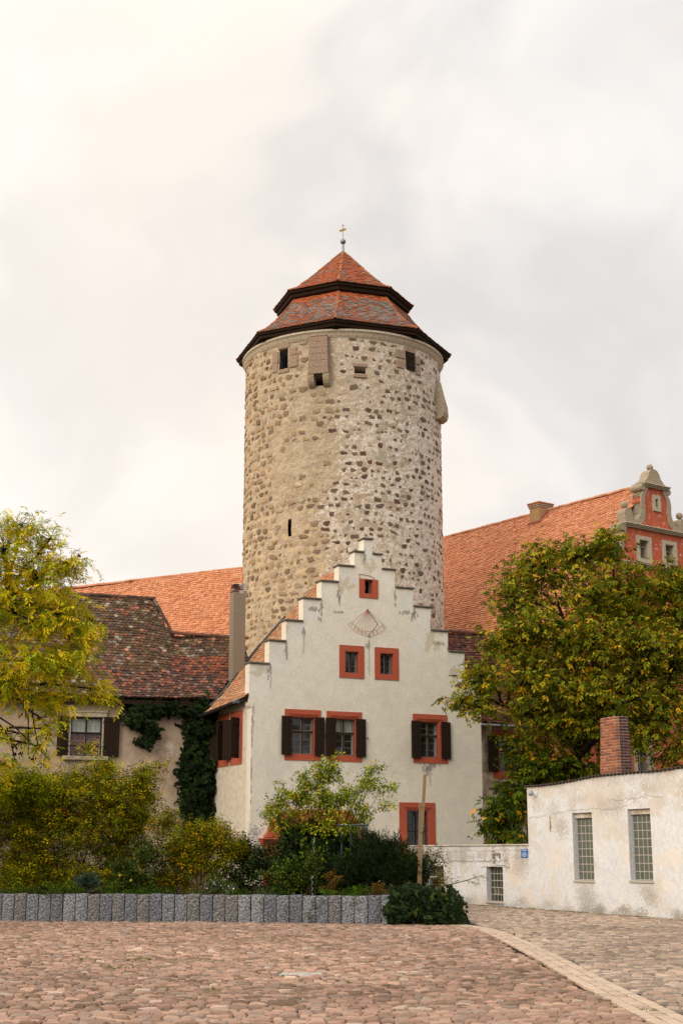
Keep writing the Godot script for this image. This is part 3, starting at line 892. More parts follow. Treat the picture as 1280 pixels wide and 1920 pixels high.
func tower() -> void:
	var T := thing("round_tower", "tall round stone keep with patchy render and a two-tiered red tiled roof", "tower", Vector3(0.07, 0, -60))
	rng.seed = 100
	var im := tower_image()
	var mt := imgmat("tower_render", im, deg_to_rad(200.0) * TR, 15.0, -deg_to_rad(100.0) * TR, 8.0, 0.95, null, 0, 0)
	mt.heightmap_enabled = true; mt.heightmap_texture = ntex(41, 0.045, [], 6, false, 1024); mt.heightmap_scale = 5.0
	var holes := [[-38.6, -32.4, 21.32, 22.2], [6.2, 12.4, 20.86, 21.14], [37.6, 44.6, 21.36, 22.12], [-31.5, -29.4, 14.1, 14.82], [-15.2, -10.8, 20.35, 20.8]]
	var ths := []; var hs := []
	var d := -180.0
	while d <= 180.0:
		ths.append(d); d += 2.0 if absf(d) < 100.0 else 10.0
	var y := 0.0
	while y < 22.7:
		hs.append(y); y += 0.2
	hs.append(22.7)
	for o in holes:
		ths.append(o[0]); ths.append(o[1]); hs.append(o[2]); hs.append(o[3])
	ths.sort(); hs.sort()
	var un := fnl(101, 0.35, 4)
	var P := func(a: float, h: float, inn := 0.0) -> Vector3:
		var r := TR + un.get_noise_2d(a * 0.25, h * 3.0) * 0.05 - inn + (0.05 * (14.0 - h) / 14.0 if h < 14.0 else 0.0)
		return Vector3(sin(deg_to_rad(a)) * r, h, cos(deg_to_rad(a)) * r)
	var m := MB.new()
	for i in ths.size() - 1:
		for j in hs.size() - 1:
			var a: float = ths[i]; var b: float = ths[i + 1]; var e: float = hs[j]; var f: float = hs[j + 1]
			if b - a < 0.01 or f - e < 0.005: continue
			var hole := false
			for o in holes:
				if (a + b) / 2 > o[0] and (a + b) / 2 < o[1] and (e + f) / 2 > o[2] and (e + f) / 2 < o[3]: hole = true
			if hole: continue
			var ps := [P.call(a, e), P.call(b, e), P.call(b, f), P.call(a, f)]
			var ns := []; var us := []
			for g in [[a, e], [b, e], [b, f], [a, f]]:
				ns.append(Vector3(sin(deg_to_rad(g[0])), 0, cos(deg_to_rad(g[0])))); us.append(Vector2(deg_to_rad(g[0]) * TR, -g[1]))
			m.ts([ps[0], ps[1], ps[2]], [ns[0], ns[1], ns[2]], [us[0], us[1], us[2]])
			m.ts([ps[0], ps[2], ps[3]], [ns[0], ns[2], ns[3]], [us[0], us[2], us[3]])
	for o in holes:
		var c := [[o[0], o[2]], [o[1], o[2]], [o[1], o[3]], [o[0], o[3]]]
		for k in 4:
			var a: Array = c[k]; var b: Array = c[(k + 1) % 4]
			var mid: float = (o[0] + o[1]) / 2
			m.q(P.call(a[0], a[1]), P.call(a[0] + signf(a[0] - mid) * 7.0, a[1], 0.7), P.call(b[0] + signf(b[0] - mid) * 7.0, b[1], 0.7), P.call(b[0], b[1]))
	part(T, "shaft", m, mt)
	# stone ring under the eaves
	var ring := MB.new()
	ring.lathe([Vector2(4.2, 22.36), Vector2(4.3, 22.4), Vector2(4.36, 22.5), Vector2(4.4, 22.6), Vector2(4.46, 22.66), Vector2(4.46, 22.74), Vector2(4.2, 22.78)], 64)
	part(T, "cornice_ring", ring, M["pale_sandstone"])
	# rubble stones
	var ms := []
	for k in 7: ms.append(rubble_mesh(110 + k))
	rng.seed = 111
	var all := []
	var h := 8.0
	while h < 22.3:
		var a := -112.0 + R(0, 5)
		var ch := R(0.24, 0.35)
		while a < 112.0:
			var w := R(0.24, 0.52) if rng.randf() < 0.75 else R(0.12, 0.24)
			if a > edge_at(h): w *= R(0.65, 1.0)
			var deg := rad_to_deg(w / TR)
			var at := a + deg / 2
			var hh := h + R(-0.05, 0.05) + un.get_noise_2d(at * 0.05, h) * 0.1
			var right := at > edge_at(hh) + un.get_noise_2d(at * 0.4, hh * 5.0) * 14.0
			var p := 0.93
			if not right and at > -44 and hh > 15.7 and hh < 18.9: p = 0.16
			elif not right and at > -30 and hh > 19 : p = 0.5
			elif right: p = 0.78 + 0.6 * fnl(112, 0.05).get_noise_2d(at, hh * 12.0)
			for o in holes:
				if at > o[0] - 6 and at < o[1] + 6 and hh > o[2] - 0.3 and hh < o[3] + 0.3: p = 0.0
			if at > -22 and at < -4 and hh > 20.0: p = 0.0
			if rng.randf() < p:
				var sh := minf(ch * (R(0.7, 0.98) if not right else R(0.5, 0.85)), w * R(0.6, 1.1))
				all.append([w * sh * maxf(0.0, cos(deg_to_rad(at))), at, hh, w * R(0.82, 1.0), sh, right, rng.randi()])
			a += deg + rad_to_deg((R(0.02, 0.09) if not right else R(0.03, 0.15)) / TR)
		h += ch + 0.02
	all.sort_custom(func(p, q): return p[0] > q[0])
	var xf := []; var cols := []
	for k in 7: xf.append([]); cols.append([])
	var n := 0
	for s in all:
		rng.seed = s[6]
		var t := on_tower(s[1], s[2], -0.005)
		var deep := R(0.02, 0.06) if not s[5] else R(0.008, 0.03)
		t.basis = (t.basis * Basis(Vector3.BACK, R(-0.2, 0.2))).scaled_local(Vector3(s[3], s[4], deep))
		var v := rng.randi() % 7
		if n < 300 and s[5] or n < 120:
			n += 1
			part(T, "stone", ms[v], M["rubble" if s[5] else "rubble_tan"][rng.randi() % 6], t)
		else:
			xf[v].append(t)
			cols[v].append(pick([["ae9676", 4], ["b9a180", 5], ["9c8668", 3], ["c4ae8e", 4], ["d2c4ac", 2], ["8a7862", 2]], 0.1) if not s[5] else pick([["8f8074", 4], ["7d6f64", 4], ["9d8e7f", 4], ["8a6252", 2], ["aa9887", 3], ["70655d", 2]], 0.12))
	for k in 7: many(T, "stones", ms[k], M["stone"], xf[k], cols[k])
	# openings: frames of larger blocks, bars, a closed shutter
	for o in [[-41.6, 21.9, 0.34, 0.5], [-41.8, 21.45, 0.3, 0.42], [-35.4, 22.33, 0.62, 0.24], [-29.2, 22.0, 0.36, 0.34], [-28.8, 21.55, 0.42, 0.5], [-35.4, 21.22, 0.56, 0.18], [41.0, 22.24, 0.62, 0.24], [33.6, 21.95, 0.46, 0.38], [33.9, 21.5, 0.4, 0.36], [47.4, 21.9, 0.3, 0.4], [47.6, 21.45, 0.3, 0.42], [9.3, 21.22, 0.6, 0.17], [9.3, 20.76, 0.56, 0.17]]:
		var b := MB.new()
		b.box(Vector3.ZERO, Vector3(o[2], o[3], 0.14), 0.025)
		part(T, "quoin_block", b, M["pink_sandstone"] if o[1] > 20 else M["sandstone"], on_tower(o[0], o[1], -0.02))
	for a in [-37.6, -36.0, -34.3]:
		var b := MB.new()
		b.tube([Vector3(0, 21.3, 0), Vector3(0, 22.22, 0)], [0.02, 0.02], 6)
		part(T, "window_bar", b, M["iron"], on_tower(a, 0, -0.12))
	for k in 4:
		var b := MB.new()
		b.box(Vector3(0, 21.74, 0), Vector3(0.12, 0.8, 0.035), 0.006)
		part(T, "shutter_board", b, M["dark_wood"], on_tower(38.5 + k * 1.73, 0, 0.03))
	for hh in [21.52, 21.95]:
		var b := MB.new()
		b.box(Vector3(0, hh, 0), Vector3(0.5, 0.06, 0.02), 0.004)
		part(T, "shutter_batten", b, M["iron"], on_tower(41.1, 0, 0.055))
	# the latrine box on two corbels
	var base := on_tower(-13.0, 0, 0.0)
	for k in 6:
		var y0 := 20.78 + k * 0.285
		var z1 := 0.35 - k * 0.012; var hw := 0.43 - k * 0.01
		for w in [[Vector3(0, y0 + 0.14, z1 - 0.06), Vector3(hw * 2, 0.28, 0.12)], [Vector3(hw - 0.06, y0 + 0.14, z1 / 2 - 0.1), Vector3(0.12, 0.279, z1)], [Vector3(0.06 - hw, y0 + 0.14, z1 / 2 - 0.1), Vector3(0.12, 0.279, z1)]]:
			var b := MB.new(); b.box(w[0], w[1], 0.015)
			part(T, "box_stone", b, M["pink_sandstone"], base)
	var lid := MB.new(); lid.box(Vector3(0, 22.45, 0.1), Vector3(0.72, 0.06, 0.42), 0.01)
	part(T, "box_stone", lid, M["pink_sandstone"], base)
	for s in [-1.0, 1.0]:
		var b := MB.new()
		var poly := PackedVector2Array()
		for k in 7: poly.append(Vector2(-0.1 + 0.42 * sin(k * PI / 12.0), 20.25 + 0.5 * (1.0 - cos(k * PI / 12.0))))
		poly.append(Vector2(0.32, 20.78)); poly.append(Vector2(-0.1, 20.78))
		b.prism(poly, -0.13, 0.13)
		part(T, "corbel", b, M["sandstone"], base * Transform3D(Basis(Vector3.UP, -PI / 2), Vector3(s * 0.32, 0, 0)))
	# chute at the right-hand edge
	var ch := MB.new()
	ch.prism(PackedVector2Array([Vector2(-0.15, 21.75), Vector2(-0.15, 19.75), Vector2(0.12, 19.72), Vector2(0.3, 19.85), Vector2(0.36, 20.05), Vector2(0.33, 20.45), Vector2(0.2, 20.95), Vector2(0.05, 21.6)]), -0.42, 0.42)
	part(T, "stone_chute", ch, M["sandstone"], on_tower(74.0, 0, 0) * Transform3D(Basis(Vector3.UP, -PI / 2), Vector3.ZERO))
	tower_roof(T)

func tower_roof(T: Node3D) -> void:
	var turn := deg_to_rad(-4.0)
	var eight := TAU / 8.0
	var lower := [Vector2(4.78, 23.05), Vector2(4.3, 23.35), Vector2(3.75, 23.86), Vector2(3.25, 24.46), Vector2(2.72, 25.16)]
	var upper := [Vector2(3.14, 25.4), Vector2(2.62, 25.68), Vector2(1.9, 26.3), Vector2(0.9, 27.25), Vector2(0.1, 28.02)]
	# timber eaves
	for e in [[[Vector2(4.3, 22.72), Vector2(4.5, 22.72), Vector2(4.52, 22.8), Vector2(4.66, 22.82), Vector2(4.68, 22.95), Vector2(4.76, 22.97), Vector2(4.77, 23.04), Vector2(4.3, 23.2)]], [[Vector2(2.6, 25.0), Vector2(2.82, 24.98), Vector2(2.84, 25.1), Vector2(2.98, 25.13), Vector2(3.0, 25.26), Vector2(3.1, 25.3), Vector2(3.12, 25.38), Vector2(2.6, 25.6)]]]:
		var m := MB.new()
		m.lathe(e[0], 8, Vector3.ZERO, turn, false)
		part(T, "timber_eaves", m, M["eave_wood"])
	var soff := MB.new()
	soff.lathe([Vector2(4.2, 22.74), Vector2(4.56, 22.755)], 8, Vector3.ZERO, turn, false)
	part(T, "soffit", soff, M["eave_wood"])
	var lichen := fnl(120, 0.5, 4)
	for tier in 2:
		var prof: Array = lower if tier == 0 else upper
		var total := 0.0
		for i in prof.size() - 1: total += (prof[i + 1] - prof[i]).length()
		var at := func(b: float) -> Vector2:
			var left := b
			for i in prof.size() - 1:
				var l: float = (prof[i + 1] - prof[i]).length()
				if left <= l or i == prof.size() - 2: return prof[i] + (prof[i + 1] - prof[i]) * left / l
				left -= l
			return prof[-1]
		for k in 8:
			var mid := turn + (k + 0.5) * eight
			var out := Vector3(sin(mid), 0, cos(mid)); var side := Vector3(cos(mid), 0, -sin(mid))
			var f := func(a: float, b: float) -> Vector3:
				var r: Vector2 = at.call(b)
				return out * r.x * cos(eight / 2) + side * a + Vector3(0, r.y, 0)
			var keep := func(a: float, b: float) -> bool:
				return absf(a) < at.call(b).x * sin(eight / 2) - 0.02
			var pal := func(a: float, b: float) -> Color:
				var n := lichen.get_noise_3d(a * 2.0 + k * 9.0, b * 2.5, tier * 5.0)
				if tier == 0:
					if b > total - 0.55 + n * 0.15: return pick([["b8663f", 3], ["c07048", 3], ["a65a3c", 1]])
					if rng.randf() < 0.62 + n * 0.9 - 0.35 * smoothstep(0.5, 0.1, b): return pick([["857972", 3], ["91857d", 3], ["776b64", 2], ["98705c", 2]])
					return pick([["9c6048", 3], ["a9674b", 3], ["8a5a48", 2], ["857972", 1]])
				if n > 0.2: return pick([["957a6c", 2], ["887a72", 1], ["a2684f", 2]])
				return pick([["a95f40", 3], ["b66a45", 3], ["985842", 2]])
			tiles(T, f, -2.2, 2.2, total, keep, pal, 130 + tier * 10 + k, 0, null, [], 0.15, 0.125, 0.7, "clean_tile")
			var um := MB.new()
			for i in prof.size() - 1:
				var s := sin(eight / 2); var c := cos(eight / 2)
				var p: Vector2 = prof[i]; var q: Vector2 = prof[i + 1]
				um.q(out * p.x * c - side * p.x * s + Vector3(0, p.y - 0.02, 0), out * p.x * c + side * p.x * s + Vector3(0, p.y - 0.02, 0), out * q.x * c + side * q.x * s + Vector3(0, q.y - 0.02, 0), out * q.x * c - side * q.x * s + Vector3(0, q.y - 0.02, 0))
			part(T, "roof_boarding", um, M["board_under"])
			for i in prof.size() - 1:   # hip tiles
				var g := turn + k * eight
				var p: Vector2 = prof[i]; var q: Vector2 = prof[i + 1]
				ridge_row(T, "hip_tile", Vector3(sin(g) * p.x, p.y, cos(g) * p.x), Vector3(sin(g) * q.x, q.y, cos(g) * q.x), 0.085, 0.3, M["tile_tower"], 0.0)
	# finial
	var z := MB.new()
	z.lathe([Vector2(0.2, 27.9), Vector2(0.16, 28.0), Vector2(0.09, 28.08), Vector2(0.055, 28.2), Vector2(0.05, 28.5), Vector2(0.07, 28.52)], 14)
	var ball := []
	for k in 11: ball.append(Vector2(maxf(0.002, 0.13 * sin(PI * k / 10.0)), 28.64 - 0.13 * cos(PI * k / 10.0)))
	z.lathe(ball, 16)
	z.lathe([Vector2(0.02, 28.76), Vector2(0.018, 29.5)], 6)
	part(T, "finial", z, M["zinc"])
	var vane := MB.new()
	vane.prism(PackedVector2Array([Vector2(-0.16, 29.1), Vector2(-0.05, 29.12), Vector2(-0.02, 29.16), Vector2(0.03, 29.16), Vector2(0.15, 29.24), Vector2(0.16, 29.3), Vector2(0.03, 29.28), Vector2(-0.02, 29.3), Vector2(-0.06, 29.22), Vector2(-0.17, 29.2)]), -0.01, 0.01)
	vane.box(Vector3(0, 29.42, 0), Vector3(0.12, 0.02, 0.02))
	part(T, "weather_vane", vane, M["yellow_brass"], Transform3D(Basis(Vector3.UP, 0.3), Vector3.ZERO))

# ---------- the house with the stepped gable ----------
const HOUSE_AT := Vector3(-3.133, 0, -49.902)
const HOUSE_TURN := 0.4311
func gable_top(u: float) -> float:
	for s in [[-0.1, 0.63, 8.09], [0.63, 1.27, 8.93], [1.27, 1.93, 9.70], [1.93, 2.64, 10.55], [2.64, 3.34, 11.24], [3.34, 3.98, 11.87], [3.98, 4.36, 12.45], [4.36, 4.70, 12.97], [4.70, 5.09, 12.42], [5.09, 5.64, 11.88], [5.64, 6.4, 11.23], [6.4, 7.13, 10.57], [7.13, 7.85, 9.71], [7.85, 8.55, 8.96], [8.55, 9.2, 8.1]]:
		if u > s[0] and u < s[1]: return s[2]
	return 0.0

func facade_image() -> Image:
	var s := 90.0
	var im := blank(864, 1188, "dcd5c6", [[0.02, 0.03], [0.09, 0.045], [0.35, 0.05]], 200)
	var X := func(u: float) -> float: return (u + 0.2) * s
	var Y := func(v: float) -> float: return (13.2 - v) * s
	var k := 0
	# bare bluish lime patches below the steps
	for p in [[0.25, 7.6, 0.5, 0.6], [0.3, 7.1, 0.45, 0.4], [1.05, 8.4, 0.4, 0.45], [0.9, 8.2, 0.3, 0.3], [1.65, 9.2, 0.36, 0.5], [1.75, 9.4, 0.3, 0.4], [2.35, 10.1, 0.4, 0.35], [3.0, 10.9, 0.35, 0.35], [3.7, 11.5, 0.4, 0.4], [4.5, 12.5, 0.3, 0.6], [5.4, 11.5, 0.35, 0.4], [6.1, 10.8, 0.4, 0.4], [6.8, 10.1, 0.4, 0.45], [7.5, 9.3, 0.36, 0.4], [8.2, 8.5, 0.4, 0.5], [6.5, 9.2, 0.3, 0.4], [8.7, 7.8, 0.4, 0.4]]:
		stain(im, X.call(p[0]), Y.call(p[1]), p[2] * s * 1.6, p[3] * s * 1.6, ["dcdcd8", "e4dfd4", "cdcfcd"][k % 3], 0.6, 210 + k, 0.03); k += 1
	for p in [[1.2, 9.5, 0.3, 0.3], [4.5, 12.0, 0.3, 0.4], [7.2, 9.3, 0.4, 0.4], [0.2, 7.9, 0.3, 0.3], [3.6, 11.2, 0.3, 0.4], [8.1, 8.2, 0.3, 0.4]]:
		stain(im, X.call(p[0]), Y.call(p[1]), p[2] * s * 1.6, p[3] * s * 1.6, "b9aa8e", 0.6, 240 + k, 0.03); k += 1
	# black growth under the corners of the steps and elsewhere
	for p in [[0.63, 7.85, 0.10, 0.5], [1.27, 8.7, 0.09, 0.5], [1.3, 8.5, 0.08, 0.3], [1.95, 9.4, 0.09, 0.45], [2.62, 9.85, 0.16, 0.2], [2.35, 10.2, 0.28, 0.18], [2.64, 10.25, 0.10, 0.45], [3.34, 10.95, 0.10, 0.5], [3.34, 10.6, 0.07, 0.3], [4.4, 12.3, 0.08, 0.4], [5.64, 10.9, 0.08, 0.5], [6.2, 10.32, 0.45, 0.16], [6.42, 10.2, 0.2, 0.24], [6.4, 10.6, 0.07, 0.4], [7.13, 9.95, 0.06, 0.4], [7.85, 9.0, 0.06, 0.4], [8.53, 8.4, 0.07, 0.6], [8.5, 7.9, 0.1, 0.3], [7.5, 9.25, 0.3, 0.12], [8.2, 7.7, 0.25, 0.12], [3.3, 10.15, 0.25, 0.08], [4.53, 9.05, 0.13, 0.42], [7.0, 4.7, 0.45, 0.22], [6.9, 4.55, 0.3, 0.25], [0.05, 6.3, 0.06, 0.6], [0.02, 5.6, 0.05, 0.6], [0.02, 4.2, 0.04, 1.2]]:
		stain(im, X.call(p[0]), Y.call(p[1]), p[2] * s * 1.3, p[3] * s * 1.1, "68665f", 0.6, 260 + k, 0.09, 0.35); k += 1
	for p in [[4.55, 8.6, 0.05, 0.7], [1.95, 9.1, 0.05, 0.5], [0.7, 7.6, 0.04, 0.5], [7.0, 4.2, 0.06, 0.5]]:
		stain(im, X.call(p[0]), Y.call(p[1]), p[2] * s * 1.6, p[3] * s * 1.6, "9a9082", 0.5, 300 + k, 0.08, 0.2); k += 1
	for i in 26:   # faint patches of other render
		stain(im, R(30, 830), R(450, 1180), R(30, 110), R(30, 120), ["cec5b4", "dcd5c6", "cdc8bd"][i % 3], 0.4, 320 + i, 0.02)
	stain(im, X.call(0.4), Y.call(2.2), 70, 50, "dedad2", 0.8, 350, 0.05)
	stain(im, X.call(0.1), Y.call(2.3), 60, 40, "8d8a84", 0.6, 351, 0.09)
	return im

func gable_house() -> void:
	var Hs := thing("gable_house", "cream rendered house with a stepped gable and red window frames", "house", HOUSE_AT, HOUSE_TURN)
	rng.seed = 150
	var fm := imgmat("facade_render", facade_image(), 9.6, 13.2, -0.2, 0.0, 0.94, null, 0, 0)
	var bumpm: StandardMaterial3D = M["plaster"]
	fm.detail_enabled = false
	# openings: x0, x1, y0, y1
	var op := [[1.50, 2.40, 4.97, 6.31], [3.11, 4.01, 4.97, 6.31], [6.58, 7.40, 4.99, 6.33], [3.57, 4.15, 7.93, 8.76], [4.98, 5.56, 7.95, 8.77], [4.36, 4.74, 10.9, 11.47], [6.01, 6.90, 1.4, 3.13]]
	var xs := [-0.1, 0.0, 0.63, 1.27, 1.93, 2.64, 3.34, 3.98, 4.36, 4.70, 5.09, 5.64, 6.4, 7.13, 7.85, 8.55, 9.2]
	var ys := [0.0, 6.75, 8.09, 8.93, 9.70, 10.55, 11.24, 11.87, 12.45, 12.97, 12.42, 11.88, 11.23, 10.57, 9.71, 8.96, 8.1]
	for o in op:
		xs.append(o[0]); xs.append(o[1]); ys.append(o[2]); ys.append(o[3])
	var inside := func(x: float, y: float) -> bool:
		if y > gable_top(x) or (x < 0.0 and y < 6.75): return false
		for o in op:
			if x > o[0] and x < o[1] and y > o[2] and y < o[3]: return false
		return true
	var m := MB.new()
	m.mask(xs, ys, inside, -0.42, 0.0)
	part(Hs, "front_wall", m, fm)
	# rounded foot of the parapet at the left corner
	var kn := MB.new()
	kn.prism(PackedVector2Array([Vector2(-0.1, 6.75), Vector2(-0.085, 6.66), Vector2(-0.04, 6.58), Vector2(0.02, 6.54), Vector2(0.02, 6.75)]), -0.41, 0.004)
	part(Hs, "kneeler", kn, fm)
	# copings
	for s in [[-0.1, 0.63, 8.09], [0.63, 1.27, 8.93], [1.27, 1.93, 9.70], [1.93, 2.64, 10.55], [2.64, 3.34, 11.24], [3.34, 3.98, 11.87], [3.98, 4.36, 12.45], [4.36, 4.70, 12.97], [4.70, 5.09, 12.42], [5.09, 5.64, 11.88], [5.64, 6.4, 11.23], [6.4, 7.13, 10.57], [7.13, 7.85, 9.71], [7.85, 8.55, 8.96], [8.55, 9.2, 8.1]]:
		var left: bool = s[0] < 4.2
		var top: bool = s[2] > 12.9
		var x0: float = s[0] - (0.05 if left or top else -0.004); var x1: float = s[1] + (0.05 if not left or top else -0.004)
		for k in 2:
			var c := MB.new()
			var half := (x1 - x0) / 2
			c.box(Vector3(x0 + half * (k + 0.5), s[2] + 0.035 + R(-0.004, 0.004), -0.2), Vector3(half - 0.006, 0.07, 0.54), 0.018)
			part(Hs, "coping_stone", c, M["coping"])
	# side walls, back
	var sw := MB.new()
	var so := [[-1.85, -1.05, 4.86, 6.3], [-3.2, -2.4, 4.86, 6.3]]
	var zx := [-4.4, -0.42]; var zy := [0.0, 7.2]
	for o in so:
		zx.append(o[0]); zx.append(o[1]); zy.append(o[2]); zy.append(o[3])
	sw.mask(zx, zy, func(x, y):
		for o in so:
			if x > o[0] and x < o[1] and y > o[2] and y < o[3]: return false
		return true, 0.0, 0.4)
	var to_side := Transform3D(Basis(Vector3.UP, -PI / 2), Vector3(0.4, 0, 0))   # its x runs to the front, its front faces left
	part(Hs, "side_wall", sw, M["side_plaster"], to_side)
	var rw := MB.new()
	rw.box(Vector3(9.0, 3.6, -2.4), Vector3(0.39, 7.2, 3.95))
	part(Hs, "side_wall", rw, M["side_plaster"])
	var bw := MB.new()
	bw.prism(PackedVector2Array([Vector2(0.4, 0), Vector2(8.8, 0), Vector2(8.8, 7.4), Vector2(4.53, 12.1), Vector2(0.4, 7.4)]), -4.2, -3.95)
	part(Hs, "back_wall", bw, M["side_plaster"])
	# front windows
	var w := window(Hs, 1.50, 4.97, 0.9, 1.34, -0.13, [3, 2], 0.82)
	surround(w, 1.25, 4.78, 2.64, 6.56, 1.5, 4.97, 2.4, 6.31, M["red_stone"])
	w = window(Hs, 3.11, 4.97, 0.9, 1.34, -0.13, [3, 2], 0.82, 1, "window_wood", "glazing_bar", ["", "pale_reflection"])
	surround(w, 2.86, 4.78, 4.25, 6.55, 3.11, 4.97, 4.01, 6.31, M["red_stone"])
	w = window(Hs, 6.58, 4.99, 0.82, 1.34, -0.13, [3, 2], 0.82)
	surround(w, 6.32, 4.81, 7.75, 6.59, 6.58, 4.99, 7.4, 6.33, M["red_stone"])
	w = window(Hs, 3.57, 7.93, 0.58, 0.83, -0.16, [3], 0.0, 1, "dark_frame")
	surround(w, 3.36, 7.77, 4.35, 8.96, 3.57, 7.93, 4.15, 8.76, M["red_stone"], false, false)
	w = window(Hs, 4.98, 7.95, 0.58, 0.82, -0.16, [3], 0.0, 1, "dark_frame")
	surround(w, 4.78, 7.78, 5.76, 8.96, 4.98, 7.95, 5.56, 8.77, M["red_stone"], false, false)
	var att := MB.new(); att.box(Vector3(4.55, 10.905, -0.1), Vector3(0.37, 0.03, 0.2), 0.006)
	w = part(Hs, "attic_opening", att, M["dark_frame"])
	surround(w, 4.16, 10.76, 4.93, 11.64, 4.36, 10.9, 4.74, 11.47, M["red_stone"], true, false)
	var floor_ := MB.new(); floor_.box(Vector3(4.5, 9.3, -2.2), Vector3(3.6, 0.2, 3.3)); floor_.box(Vector3(4.5, 7.3, -2.2), Vector3(8.0, 0.2, 3.3)); floor_.box(Vector3(4.5, 4.2, -2.2), Vector3(8.0, 0.2, 3.3))
	part(Hs, "floor_boards", floor_, M["pale_timber"])
	w = window(Hs, 6.01, 1.4, 0.89, 1.73, -0.2, [4, 3], 1.0, 1, "dark_frame")
	surround(w, 5.73, 1.2, 7.19, 3.39, 6.01, 1.4, 6.9, 3.13, M["red_stone"])
	var gr := MB.new()
	for k in 5: gr.box(Vector3(6.06 + k * 0.197, 2.26, -0.02), Vector3(0.026, 1.7, 0.026))
	for k in 8: gr.box(Vector3(6.455, 1.5 + k * 0.225, 0.005), Vector3(0.86, 0.024, 0.024))
	part(w, "grille", gr, M["grille_iron"])
	for s in [[1.09, false], [2.37, true], [2.78, false], [3.98, true], [6.2, false], [7.45, true]]:
		var x: float = s[0]
		# folded right back against the wall beside its window; hinged on the window's side
		shutter(Hs, x, 4.95 if x < 6 else 4.97, 0.41 if x != 2.37 else 0.39, 1.36, 0.09, not s[1], 0.06 if not s[1] else -0.04)
	var catch := MB.new(); catch.box(Vector3(4.42, 5.62, 0.1), Vector3(0.1, 0.02, 0.02)); catch.box(Vector3(4.45, 5.62, 0.1), Vector3(0.02, 0.08, 0.02))
	part(Hs, "shutter_catch", catch, M["iron"])
	var star := MB.new()
	star.box(Vector3(2.77, 5.65, 0.13), Vector3(0.16, 0.02, 0.01)); star.box(Vector3(2.77, 5.65, 0.132), Vector3(0.02, 0.14, 0.01))
	part(Hs, "shutter_catch", star, M["iron"])
	# side windows, in the side wall's own frame
	for k in 2:
		var z0: float = so[k][0]
		w = window(Hs, z0, 4.86, 0.8, 1.44, 0.28, [3, 2], 0.88)
		surround(w, z0 - 0.2, 4.66, z0 + 1.0, 6.56, z0, 4.86, z0 + 0.8, 6.3, M["red_stone"])
		for c in w.get_children():
			if c.name.begins_with("surround") or c.name.begins_with("lintel"): c.position.z = 0.4
		w.transform = to_side
		shutter(Hs, z0 - 0.4, 4.86, 0.4, 1.42, 0.46, true, 0.5, 3, to_side.basis, to_side.origin)
		shutter(Hs, z0 + 0.8, 4.86, 0.4, 1.42, 0.46, false, 1.2, 3, to_side.basis, to_side.origin)
	# roof: flared at the eaves, steep above; the left slope is the one seen
	var eave_u := func(z: float) -> Vector2: return Vector2(-0.55, 6.60).lerp(Vector2(-0.22, 6.90), clampf((z + 3.7) / 3.6, -0.2, 1.1))
	var L1 := 1.05
	var f := func(a: float, b: float) -> Vector3:
		var z := -4.5 + a
		var knee := Vector2(0.3, 7.42); var e: Vector2 = eave_u.call(z)
		var p := e.lerp(knee, b / L1) if b < L1 else knee + Vector2(0.661, 0.750) * (b - L1)
		return Vector3(p.x, p.y, z)
	var smax := func(u: float) -> float:
		if u < 0.57: return lerpf(3.35, 3.73, clampf((u + 0.5) / 1.07, 0, 1))
		if u < 1.42: return lerpf(3.73, 4.12, (u - 0.57) / 0.85)
		return lerpf(4.12, 4.3, clampf((u - 1.42) / 0.5, 0, 1))
	var keep := func(a: float, b: float) -> bool:
		var p: Vector3 = f.call(a, b)
		return p.x < 4.5 and -p.z < smax.call(p.x) and p.z < (-0.08 if p.x < -0.14 else -0.43)
	var pal := func(a: float, b: float) -> Color:
		return pick([["c99a74", 4], ["c0906a", 4], ["b48664", 3], ["d0a680", 2], ["a3846c", 2], ["c68a62", 2]])
	underlay(Hs, "roof_boarding", f, 0.0, 4.5, 7.4, keep, M["board_under"], 0.25)
	tiles(Hs, f, 0.0, 4.5, 7.4, keep, pal, 160, 0, null, [], 0.172, 0.148, 0.5, "clean_tile")
	var rr := MB.new()
	rr.q(Vector3(9.6, 6.7, -0.43), Vector3(9.6, 6.7, -4.2), Vector3(4.53, 12.2, -4.2), Vector3(4.53, 12.2, -0.43))
	part(Hs, "right_roof_slope", rr, M["tile_orange"][0])
	ridge_row(Hs, "ridge_tile", Vector3(4.53, 12.2, -0.43), Vector3(4.53, 12.2, -4.3), 0.1, 0.34, M["tile_orange"])
	# eaves timber and gutter
	var sf := MB.new()
	sf.q(Vector3(-0.5, 6.5, -3.6), Vector3(0.02, 6.72, -3.6), Vector3(0.02, 6.9, -0.12), Vector3(-0.2, 6.8, -0.12))
	sf.q(Vector3(-0.53, 6.58, -3.6), Vector3(-0.5, 6.5, -3.6), Vector3(-0.2, 6.8, -0.12), Vector3(-0.22, 6.88, -0.12))
	sf.q(Vector3(-0.2, 6.8, -0.12), Vector3(0.02, 6.7, -0.12), Vector3(0.02, 7.15, -0.12), Vector3(-0.22, 6.88, -0.12))
	part(Hs, "eaves_soffit", sf, M["eave_wood"])
	var gt := MB.new()
	gt.tube([Vector3(-0.62, 6.52, -3.7), Vector3(-0.32, 6.80, -0.55)], [0.075, 0.075], 10)
	part(Hs, "gutter", gt, M["dark_frame"])
	var ge := MB.new()
	ge.tube([Vector3(-0.345, 6.79, -0.8), Vector3(-0.315, 6.81, -0.5)], [0.08, 0.08], 10)
	part(Hs, "gutter_end", ge, M["zinc"])
	# lead along the junction with the lower roof
	var ld := MB.new()
	var prev := Vector3.ZERO
